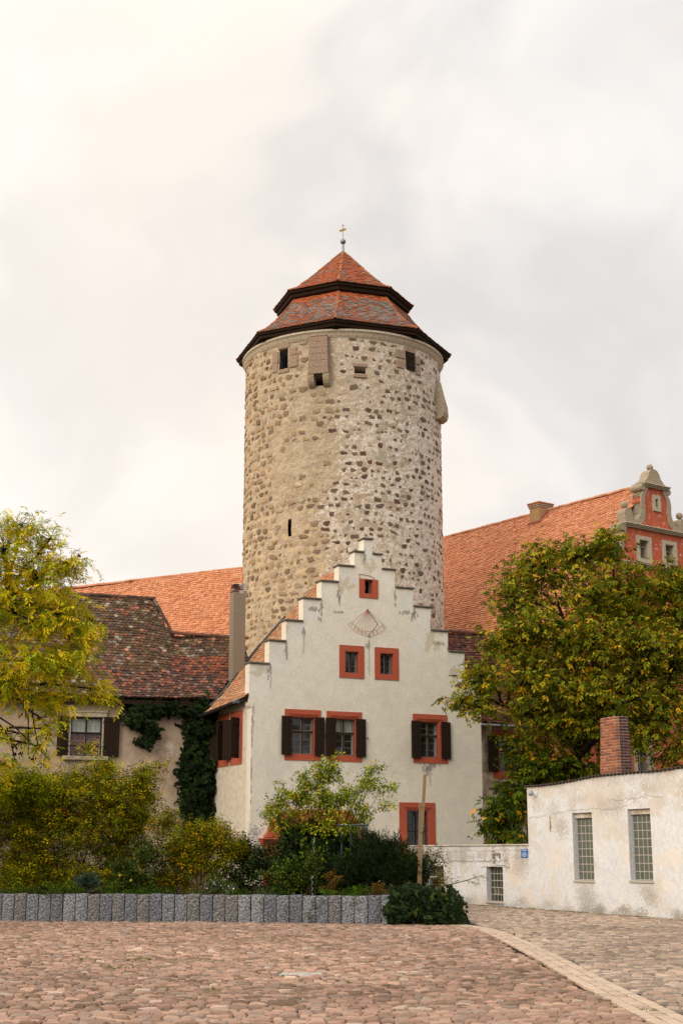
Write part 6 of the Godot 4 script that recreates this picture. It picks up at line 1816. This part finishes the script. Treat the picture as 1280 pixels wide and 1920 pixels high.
# ---------- the garden bed ----------
func garden() -> void:
	var green := [["2b3a16", 4], ["37481a", 4], ["455612", 3], ["5a6416", 2]]
	shrub("wild_rose", "big wild rose thicket with yellow and rusty leaves under the old window", "shrub", Vector3(-7.2, 0.5, -39.6), "small", "yellow_leaf", [[Vector3(-8.56, 2.15, -39.00), Vector3(1.14, 1.18, 1.00), 1000], [Vector3(-7.29, 2.43, -39.00), Vector3(1.14, 1.18, 1.10), 1000], [Vector3(-6.12, 2.72, -39.20), Vector3(1.01, 1.04, 1.00), 900], [Vector3(-5.44, 3.36, -39.40), Vector3(0.49, 0.54, 0.60), 300], [Vector3(-7.15, 3.45, -39.60), Vector3(0.88, 0.45, 0.70), 420], [Vector3(-8.36, 3.00, -39.20), Vector3(1.01, 0.74, 0.90), 560], [Vector3(-5.96, 1.60, -39.40), Vector3(0.86, 0.74, 0.80), 420], [Vector3(-7.95, 1.32, -39.00), Vector3(1.14, 0.44, 0.80), 300], [Vector3(-5.56, 2.44, -39.40), Vector3(0.52, 0.65, 0.60), 260], [Vector3(-6.46, 3.88, -39.70), Vector3(0.44, 0.21, 0.40), 90], [Vector3(-5.12, 3.88, -39.60), Vector3(0.29, 0.08, 0.20), 20], [Vector3(-7.10, 4.48, -39.90), Vector3(0.30, 0.21, 0.20), 20], [Vector3(-8.36, 0.92, -38.40), Vector3(0.84, 0.34, 0.80), 260], [Vector3(-7.01, 0.92, -38.60), Vector3(0.84, 0.38, 0.80), 260], [Vector3(-5.82, 0.92, -38.60), Vector3(0.70, 0.35, 0.70), 200]], [["3d4b10", 4], ["536415", 5], ["75801a", 5], ["a3a21c", 5], ["ccb61f", 4], ["965e18", 2], ["863f14", 2]], 901, 1.25, 0.13, "", 14, 12, 3.2)
	shrub("added_undergrowth", "dark green leaves added to darken the space below the wild rose thicket", "undergrowth", Vector3(-7.4, 0.5, -41), "broad", "dark_leaf", [[Vector3(-9.01, 1.17, -40.60), Vector3(0.89, 0.55, 0.60), 380], [Vector3(-7.67, 1.10, -40.60), Vector3(0.89, 0.52, 0.60), 380], [Vector3(-6.27, 1.03, -40.60), Vector3(0.89, 0.49, 0.60), 380], [Vector3(-5.13, 0.89, -40.40), Vector3(0.59, 0.36, 0.50), 220]], [["1c2810", 4], ["263414", 4], ["33421a", 2]], 915, 1.0, 0.14)  # added foliage, hides the lit wall behind and stands for shade
	shrub("yellow_shrub", "pale yellow-green shrub at the left edge below the ash", "shrub", Vector3(-9.4, 0.5, -38.2), "small", "yellow_leaf", [[Vector3(-8.82, 3.23, -38.00), Vector3(0.64, 0.58, 0.70), 300], [Vector3(-8.31, 3.38, -38.20), Vector3(0.62, 0.38, 0.60), 220], [Vector3(-7.75, 3.11, -38.30), Vector3(0.48, 0.38, 0.50), 160], [Vector3(-9.78, 2.96, -38.00), Vector3(0.84, 0.86, 0.90), 300]], [["5d6a10", 3], ["7d8a13", 4], ["989812", 4], ["b5a312", 2]], 902, 1.3, 0.13, "", 7, 12, 2.6)
	shrub("arching_shrub", "arching shrub with golden leaves before the ivy column", "shrub", Vector3(-4.2, 0.5, -38.4), "small", "yellow_leaf", [[Vector3(-4.16, 1.73, -38.00), Vector3(0.69, 0.49, 0.80), 420], [Vector3(-3.33, 2.01, -38.00), Vector3(0.61, 0.37, 0.70), 380], [Vector3(-3.53, 1.33, -38.00), Vector3(0.83, 0.57, 0.80), 420], [Vector3(-4.63, 2.35, -38.30), Vector3(0.42, 0.38, 0.50), 170], [Vector3(-2.90, 1.73, -37.90), Vector3(0.41, 0.34, 0.60), 200], [Vector3(-4.28, 0.93, -38.00), Vector3(0.83, 0.34, 0.60), 200]], [["445312", 4], ["626e16", 4], ["8c8c1a", 4], ["b8a21b", 3], ["bb8a19", 2], ["8a6218", 1]], 903, 1.25, 0.13, "", 10, 12, 2.4)
	shrub("apple_shrub", "leafy dark green bush with two small apples left of the arching shrub", "shrub", Vector3(-5.3, 0.5, -37.2), "broad", "dark_leaf", [[Vector3(-5.38, 1.08, -37.00), Vector3(0.40, 0.55, 0.50), 220], [Vector3(-5.03, 0.82, -37.00), Vector3(0.35, 0.33, 0.40), 120], [Vector3(-4.84, 1.60, -37.40), Vector3(0.41, 0.48, 0.50), 160]], green, 904, 1.0, 0.12)
	shrub("dark_hedge_bush", "dark green bush at the foot of the gable house corner", "shrub", Vector3(-2.6, 0.5, -38.6), "broad", "dark_leaf", [[Vector3(-2.38, 1.46, -38.40), Vector3(0.56, 0.49, 0.80), 420], [Vector3(-1.80, 1.20, -38.00), Vector3(0.61, 0.63, 0.80), 420], [Vector3(-2.59, 0.94, -37.60), Vector3(0.68, 0.48, 0.70), 300], [Vector3(-2.75, 1.74, -38.60), Vector3(0.42, 0.29, 0.60), 160]], [["222f12", 4], ["2c3a16", 4], ["3a481c", 3], ["4d5815", 1]], 905, 0.95, 0.12)
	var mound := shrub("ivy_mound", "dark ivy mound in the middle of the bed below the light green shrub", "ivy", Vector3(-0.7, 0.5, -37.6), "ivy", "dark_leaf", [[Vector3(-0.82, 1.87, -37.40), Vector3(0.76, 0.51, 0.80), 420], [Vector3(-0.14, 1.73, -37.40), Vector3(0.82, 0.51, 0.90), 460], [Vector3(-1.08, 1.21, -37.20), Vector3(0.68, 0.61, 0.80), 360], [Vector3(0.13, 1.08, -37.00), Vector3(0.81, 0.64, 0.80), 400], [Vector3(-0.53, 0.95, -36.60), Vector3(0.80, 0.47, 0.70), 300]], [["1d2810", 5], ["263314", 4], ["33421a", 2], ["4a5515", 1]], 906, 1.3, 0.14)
	shrub("light_shrub", "tall loose shrub with light green and yellow leaves before the portal", "shrub", Vector3(-0.55, 0.5, -37.4), "broad", "leaf", [[Vector3(-0.55, 3.61, -37.30), Vector3(0.19, 0.48, 0.30), 110], [Vector3(-0.21, 3.74, -37.20), Vector3(0.22, 0.40, 0.30), 110], [Vector3(-0.90, 3.34, -37.40), Vector3(0.22, 0.43, 0.30), 100], [Vector3(-1.10, 2.93, -37.30), Vector3(0.41, 0.42, 0.50), 160], [Vector3(-0.55, 2.80, -37.20), Vector3(0.49, 0.48, 0.60), 240], [Vector3(0.14, 2.93, -37.30), Vector3(0.47, 0.42, 0.50), 170], [Vector3(0.69, 3.41, -37.40), Vector3(0.36, 0.26, 0.40), 80], [Vector3(0.83, 3.75, -37.40), Vector3(0.19, 0.14, 0.20), 36], [Vector3(1.17, 3.28, -37.50), Vector3(0.30, 0.10, 0.20), 36], [Vector3(-1.65, 2.80, -37.40), Vector3(0.30, 0.23, 0.30), 70], [Vector3(-1.92, 2.60, -37.40), Vector3(0.16, 0.08, 0.20), 24], [Vector3(-1.52, 3.21, -37.40), Vector3(0.19, 0.17, 0.30), 30], [Vector3(-1.36, 2.40, -37.20), Vector3(0.55, 0.34, 0.50), 150], [Vector3(-0.27, 2.26, -37.00), Vector3(0.81, 0.28, 0.60), 240], [Vector3(0.55, 2.53, -37.30), Vector3(0.33, 0.34, 0.40), 90], [Vector3(1.17, 2.80, -37.40), Vector3(0.16, 0.14, 0.20), 24]], [["566816", 4], ["70801b", 5], ["8c9821", 5], ["aba528", 3], ["b3901b", 2], ["8a6419", 1]], 907, 0.9, 0.1, "", 26, 8)
	shrub("juniper", "dark upright evergreen bush right of the ivy mound", "shrub", Vector3(0.9, 0.5, -36.6), "needle", "dark_leaf", [[Vector3(0.86, 1.28, -36.40), Vector3(0.58, 0.60, 0.70), 700], [Vector3(1.39, 1.21, -36.40), Vector3(0.53, 0.55, 0.70), 600], [Vector3(0.67, 1.60, -36.60), Vector3(0.27, 0.36, 0.40), 200], [Vector3(1.71, 0.96, -36.20), Vector3(0.45, 0.46, 0.60), 400], [Vector3(0.00, 0.96, -36.00), Vector3(0.31, 0.40, 0.40), 220]], [["18220f", 5], ["202d14", 4], ["2b3919", 3]], 908, 1.5, 0.12)
	shrub("rusty_shrub", "rusty orange-brown shrub around the wooden post", "shrub", Vector3(2.0, 0.5, -36.4), "small", "leaf", [[Vector3(1.71, 1.54, -36.60), Vector3(0.27, 0.27, 0.30), 70], [Vector3(1.62, 1.21, -36.60), Vector3(0.32, 0.33, 0.40), 90], [Vector3(2.28, 1.32, -36.50), Vector3(0.24, 0.27, 0.30), 70], [Vector3(2.40, 0.90, -35.90), Vector3(0.26, 0.19, 0.30), 70], [Vector3(1.70, 0.81, -36.00), Vector3(0.26, 0.16, 0.30), 50]], [["4f4a16", 5], ["62501a", 3], ["85581b", 2], ["8a6c1c", 2], ["566018", 5]], 909, 1.2, 0.11)
	var tw := thing("bare_shoot", "long thin shoot sticking out over the cobbles from the ivy cube", "twig", Vector3(2.47, 0.87, -34.40))
	var tm := MB.new(); tm.tube([Vector3.ZERO, Vector3(2.90, 0.98, -34.40) - tw.position, Vector3(3.31, 1.09, -34.40) - tw.position], [0.014, 0.01, 0.004], 5)
	tm.tube([Vector3(2.90, 0.98, -34.40) - tw.position, Vector3(3.24, 0.90, -34.40) - tw.position], [0.006, 0.003], 4)
	part(tw, "stem", tm, M["twig"])
	leaf_mass(tw, "foliage", "small", "leaf", [[Vector3(0.72, 0.20, 0.00), Vector3(0.22, 0.04, 0.10), 14], [Vector3(0.68, 0.05, 0.00), Vector3(0.17, 0.04, 0.10), 10]], [["7a7a1a", 3], ["8a7a1c", 2]], 920, 0.7, 0.05, 3)
	var cube := thing("ivy_cube", "clipped dark ivy hanging over the right end of the granite planter", "ivy", Vector3(1.9, 0, -33.4))
	leaf_mass(cube, "foliage", "ivy", "dark_leaf", [[Vector3(-0.63, 0.43, 0.05), Vector3(0.31, 0.37, 0.30), 300], [Vector3(-0.09, 0.43, 0.05), Vector3(0.48, 0.40, 0.40), 460], [Vector3(0.45, 0.43, 0.05), Vector3(0.41, 0.40, 0.45), 420], [Vector3(0.75, 0.14, 0.05), Vector3(0.12, 0.15, 0.30), 80], [Vector3(-0.09, 0.75, 0.05), Vector3(0.56, 0.12, 0.40), 200]], [["18230f", 4], ["212e16", 4], ["2e3c1e", 3], ["454f19", 1]], 921, 1.0, 0.07, 10, Vector3(0.2, 0, 1))
	var cm := MB.new()
	rng.seed = 922
	for k in 30: limb(cm, Vector3(R(-0.7, 0.8), 0.7, R(-0.3, 0.1)), Vector3(R(-0.8, 0.9), R(0.02, 0.3), R(0.1, 0.35)), 0.01, 0.004, 0.1, 5, 4)
	part(cube, "stems", cm, M["twig"])
	# climbing ivy on the old wall
	var iv := thing("climbing_ivy", "dark ivy climbing the wall corner and hanging under the old eaves", "ivy", Vector3(-4.9, 0, -53.2))
	leaf_mass(iv, "foliage", "ivy", "dark_leaf", [[Vector3(-0.36, 6.81, -0.02), Vector3(0.68, 0.41, 0.35), 420], [Vector3(-0.40, 5.93, 0.00), Vector3(0.59, 0.69, 0.30), 460], [Vector3(-0.37, 4.85, 0.00), Vector3(0.67, 0.81, 0.30), 520], [Vector3(-0.35, 3.69, 0.00), Vector3(0.74, 0.81, 0.35), 560], [Vector3(-0.36, 2.64, 0.01), Vector3(0.74, 0.68, 0.40), 420], [Vector3(-1.23, 6.89, 0.25), Vector3(0.59, 0.20, 0.20), 130], [Vector3(-2.37, 6.91, 0.61), Vector3(0.98, 0.16, 0.20), 160], [Vector3(-2.58, 6.55, 0.68), Vector3(0.47, 0.40, 0.25), 240], [Vector3(-2.25, 6.07, 0.58), Vector3(0.27, 0.28, 0.20), 100], [Vector3(-2.25, 5.59, 0.59), Vector3(0.12, 0.28, 0.15), 40], [Vector3(-1.89, 6.77, 0.46), Vector3(0.28, 0.24, 0.20), 80]], [["131c0b", 5], ["1b2810", 4], ["273615", 3], ["3b4a15", 1]], 930, 1.7, 0.12, 12, Vector3(0.1, 0, 1))
	var im := MB.new()
	for k in 6: limb(im, Vector3(0.1 * k - 0.3, 0.2, -0.1), Vector3(0.15 * k - 0.4, 6.6, -0.1), 0.03, 0.012, 0.15, 8, 5)
	part(iv, "stems", im, M["twig"])
	# low plants along the stone edge
	var low := thing("ground_cover", "low bright green ground cover along the top of the granite posts", "ground cover")
	low.set_meta("kind", "stuff")
	var lc := []
	var x := -12.5
	rng.seed = 940
	while x < 2.0:
		if R(0, 1) < 0.75: lc.append([Vector3(x, 0.66 + R(-0.02, 0.05), planter_z(x) - R(0.35, 0.7)), Vector3(R(0.25, 0.5), R(0.06, 0.14), 0.25), int(R(40, 110))])
		x += R(0.3, 0.6)
	for c in [[Vector3(0.37, 0.73, -34.20), Vector3(0.37, 0.11, 0.30), 160], [Vector3(-6.73, 0.80, -35.00), Vector3(0.58, 0.14, 0.30), 200], [Vector3(-4.44, 0.71, -35.00), Vector3(0.51, 0.12, 0.30), 150], [Vector3(-5.52, 0.76, -35.00), Vector3(0.28, 0.12, 0.30), 90]]: lc.append(c)
	leaf_mass(low, "foliage", "small", "leaf", lc, [["34471a", 4], ["405612", 4], ["4f6a15", 3], ["2a3816", 3]], 941, 0.8, 0.06, 10)
	shrub("spurge", "rounded blue-green cushion plant behind the granite posts", "plant", Vector3(-6.75, 0.5, -36), "small", "leaf", [[Vector3(-6.21, 0.94, -36.00), Vector3(0.34, 0.22, 0.35), 420]], [["33493a", 4], ["3d5545", 4], ["4d6652", 2]], 950, 0.75, 0.05, "", 3)
	var ast := shrub("white_aster", "low aster covered with small white flowers on the bed's edge", "plant", Vector3(-3.2, 0.5, -35.2), "small", "leaf", [[Vector3(-2.99, 0.83, -35.10), Vector3(0.28, 0.24, 0.30), 240], [Vector3(-2.67, 0.76, -35.10), Vector3(0.20, 0.13, 0.25), 110], [Vector3(-3.06, 1.04, -35.10), Vector3(0.18, 0.11, 0.20), 60]], [["3a4a14", 4], ["4d5c19", 3], ["6b6f1c", 1]], 951, 0.7, 0.06, "", 4)
	leaf_mass(ast, "flowers", "flower", "white_flower", [[Vector3(0.20, 0.36, 0.15), Vector3(0.28, 0.22, 0.32), 120], [Vector3(0.53, 0.27, 0.15), Vector3(0.20, 0.12, 0.30), 70]], [["c9c6cf", 4], ["dcdadf", 4], ["b9b0c0", 1]], 952, 1.1, 0.05, 4)
	shrub("brown_seedheads", "brown dried plant standing at the stone edge below the ivy mound", "plant", Vector3(-0.35, 0.5, -35), "small", "leaf", [[Vector3(-0.23, 1.04, -35.00), Vector3(0.13, 0.13, 0.15), 50], [Vector3(-0.28, 0.80, -35.00), Vector3(0.18, 0.16, 0.20), 40], [Vector3(0.88, 0.77, -34.60), Vector3(0.23, 0.12, 0.20), 70]], [["5a4414", 3], ["6d521c", 3], ["7a5c1f", 1]], 953, 0.9, 0.05, "", 6, 6)
	shrub("climbing_stake_plant", "pale leafy climber on a twisted stake in the bed's middle", "plant", Vector3(-0.75, 0.5, -35.8), "broad", "leaf", [[Vector3(-0.72, 1.54, -35.80), Vector3(0.21, 0.30, 0.25), 60], [Vector3(-0.85, 1.09, -35.80), Vector3(0.26, 0.35, 0.30), 90], [Vector3(-1.43, 1.09, -35.80), Vector3(0.52, 0.40, 0.40), 160]], [["34431c", 4], ["4a5a15", 4], ["6a741c", 2]], 954, 0.85, 0.1, "", 6, 8)
	# overhanging weeds on the granite
	var wd := thing("wall_weeds", "little weeds growing in the joints between the granite posts", "weeds")
	wd.set_meta("kind", "stuff")
	leaf_mass(wd, "foliage", "small", "leaf", [[Vector3(-1.84, 0.50, -33.85), Vector3(0.04, 0.10, 0.04), 12], [Vector3(-1.27, 0.29, -33.78), Vector3(0.02, 0.18, 0.03), 12], [Vector3(-0.75, 0.24, -33.70), Vector3(0.06, 0.20, 0.04), 30], [Vector3(-0.61, 0.42, -33.70), Vector3(0.07, 0.18, 0.04), 22], [Vector3(-0.43, 0.53, -33.70), Vector3(0.04, 0.13, 0.03), 8], [Vector3(0.34, 0.54, -33.60), Vector3(0.05, 0.13, 0.04), 14]], [["3a4a12", 4], ["4d5c15", 3]], 955, 0.6, 0.03, 4)
	# fruit and hips
	rng.seed = 960
	var ap := thing("small_apple", "small yellow apple hanging in the dark bush, the higher of two", "fruit", Vector3(-5.50, 1.06, -36.50), 0, "")
	var am := MB.new()
	var prof := []
	for k in 9: prof.append(Vector2(maxf(0.002, 0.04 * sin(PI * k / 8.0)), -0.036 * cos(PI * k / 8.0)))
	am.lathe(prof, 12); am.tube([Vector3(0, 0.03, 0), Vector3(0.005, 0.07, 0)], [0.004, 0.003], 4)
	part(ap, "flesh", am, M["fruit"])
	var ap2 := ap.duplicate(); ap2.name = "small_apple"; add_child(ap2, true); ap2.position = Vector3(-5.22, 0.94, -36.50)
	ap2.set_meta("label", "small orange-yellow apple low in the dark bush, the lower of two")

# ---------- small things ----------
func small_things() -> void:
	# post of two timbers bolted together
	var P := thing("wooden_post", "tall weathered wooden post of two timbers before the grilled window", "post", Vector3(1.89, 0.69, -35.80))
	var q := P.position
	var lo: Vector3 = Vector3(1.96, 2.82, -35.80) - q
	var a := MB.new(); a.box((lo + Vector3(0, -0.1, 0)) / 2, Vector3(0.105, lo.length() + 0.1, 0.1), 0.008, Basis(Vector3.BACK, -atan2(lo.x, lo.y)))
	part(P, "lower_timber", a, M["pale_timber"])
	var t0: Vector3 = Vector3(1.96, 2.11, -35.70) - q; var t1: Vector3 = Vector3(2.06, 3.50, -35.70) - q
	var b := MB.new(); b.box((t0 + t1) / 2, Vector3(0.075, t0.distance_to(t1), 0.06), 0.006, Basis(Vector3.BACK, -atan2((t1 - t0).x, (t1 - t0).y)))
	part(P, "upper_timber", b, M["pale_timber"])
	for k in 2:
		var bo := MB.new(); bo.tube([t0 + Vector3(0, 0.08 + k * 0.5, -0.02), t0 + Vector3(0.03, 0.08 + k * 0.5, 0.05)], [0.012, 0.012], 6)
		part(P, "bolt", bo, M["iron"])
	# railing of grey tube by the portal
	var Rl := thing("metal_railing", "grey square-tube metal frame standing in the bed right of the light shrub", "railing", Vector3(0.27, 1.60, -36.60))
	q = Rl.position
	var rl := MB.new()
	for s in [[Vector3(-0.11, 2.29, -36.60), Vector3(0.63, 2.29, -36.60)], [Vector3(0.63, 2.29, -36.60), Vector3(0.64, 1.34, -36.60)], [Vector3(0.56, 2.28, -36.60), Vector3(0.57, 1.34, -36.60)], [Vector3(0.42, 2.28, -36.60), Vector3(0.43, 1.34, -36.60)], [Vector3(0.23, 2.25, -36.60), Vector3(0.24, 1.34, -36.60)], [Vector3(0.00, 2.28, -36.60), Vector3(0.01, 1.34, -36.60)]]:
		rl.tube([s[0] - q, s[1] - q], [0.024, 0.024], 4)
	part(Rl, "tubes", rl, M["grille_iron"])
	# twisted plant stakes
	for k in 2:
		var base: Vector3 = Vector3(-0.68, 0.97, -35.90) if k == 0 else Vector3(-0.70, 0.61, -35.00)
		var st := thing("spiral_stake", ["pale twisted metal plant stake rising from the bed's middle", "short twisted pale stake low in the bed near the stone edge"][k], "plant stake", base, 0.0)
		var sm := MB.new()
		var pts := []; var rad := []
		for i in 40:
			var g := i * 0.55
			pts.append(Vector3(sin(g) * 0.016, i * (0.026 if k == 0 else 0.012), cos(g) * 0.016)); rad.append(0.006)
		sm.tube(pts, rad, 5)
		part(st, "rod", sm, M["galvanised"])
	# blue and white garden pinwheel
	var fl := thing("garden_pinwheel", "little blue and white pinwheel on a thin stick among the leaves", "pinwheel", Vector3(-1.55, 2.14, -37.60))
	q = fl.position
	var fs := MB.new(); fs.tube([Vector3(0, -0.6, 0), Vector3(-1.59, 2.88, -37.60) - q], [0.01, 0.01], 5); part(fl, "stick", fs, M["galvanised"])
	for k in 4:
		var bm := MB.new()
		bm.t(Vector3.ZERO, Vector3(0.16, 0.02, 0.03), Vector3(0.07, 0.14, 0.0)); bm.t(Vector3.ZERO, Vector3(0.07, 0.14, 0.0), Vector3(0.16, 0.02, 0.03))
		part(fl, "sail", bm, M["blue_paint"] if k != 1 else M["white_paint"], Transform3D(Basis(Vector3.BACK, k * PI / 2 + 0.3), Vector3(-1.59, 2.86, -37.58) - q))
	# drain cover
	var mc := thing("drain_cover", "round pale drain cover set in the red cobbles", "drain cover", Vector3(-0.53, 0.0, -19.75))
	var mm := MB.new(); mm.lathe([Vector2(0.30, -0.02), Vector2(0.30, 0.036), Vector2(0.285, 0.046), Vector2(0.002, 0.05)], 40); part(mc, "lid", mm, M["manhole"])
	var mr := MB.new(); mr.lathe([Vector2(0.31, 0.0), Vector2(0.312, 0.04), Vector2(0.36, 0.042), Vector2(0.38, 0.01)], 40); part(mc, "rim", mr, M["coping"])
	for k in 12:
		var rb := MB.new(); rb.box(Vector3(-0.22 + (k % 4) * 0.147, 0.0505, -0.15 + (k / 4) * 0.15), Vector3(0.09, 0.006, 0.09), 0.002); part(mc, "raised_square", rb, M["manhole"])
	# pale metal tap among the rusty leaves
	var tp := thing("garden_tap", "small pale blue-grey metal tap among the rusty leaves", "tap", Vector3(2.12, 0.71, -35.20))
	q = tp.position
	var tt := MB.new(); tt.tube([Vector3(0, -0.2, 0), Vector3(2.10, 0.98, -35.20) - q, Vector3(2.12, 1.04, -35.20) - q, Vector3(2.28, 1.05, -35.20) - q], [0.02, 0.02, 0.024, 0.02], 8); part(tp, "pipe", tt, M["zinc"])
	# fallen leaves on the court
	rng.seed = 980
	var xf := []; var co := []
	var lf := MB.new(); leaflet(lf, Vector3.ZERO, Vector3(0, 0, 1), Vector3.UP, 0.09, 0.05)
	for k in 260:
		var x := R(-9, 2.8); var z := -13.0 - 22.0 * sqrt(rng.randf())
		if z < planter_z(x) + 0.1: continue
		xf.append(Transform3D(Basis(Vector3.UP, R(0, TAU)) * Basis(Vector3.RIGHT, R(-0.3, 0.3)), Vector3(x, 0.06, z)).scaled_local(Vector3.ONE * R(0.4, 0.9))); co.append(pick([["9a6a24", 3], ["b3852a", 2], ["6b4a24", 3]]))
	for k in 420:
		var t := R(-1, 12); var off := absf(rng.randfn()) * 0.25 + 0.05
		xf.append(Transform3D(Basis(Vector3.UP, R(0, TAU)) * Basis(Vector3.RIGHT, R(-0.3, 0.3)), Vector3(8.29 - 0.3746 * t - 0.927 * off, 0.05, -35.92 - 0.927 * t + 0.375 * off)).scaled_local(Vector3.ONE * R(0.5, 1.0))); co.append(pick([["9a6a24", 3], ["a3762a", 2], ["6b4a24", 4]]))
	var fv := many(self, "fallen_leaves", lf.mesh(), M["leaf"], xf, co)
	tag(fv, "scattered brown and yellow fallen leaves on the cobbles", "leaves")
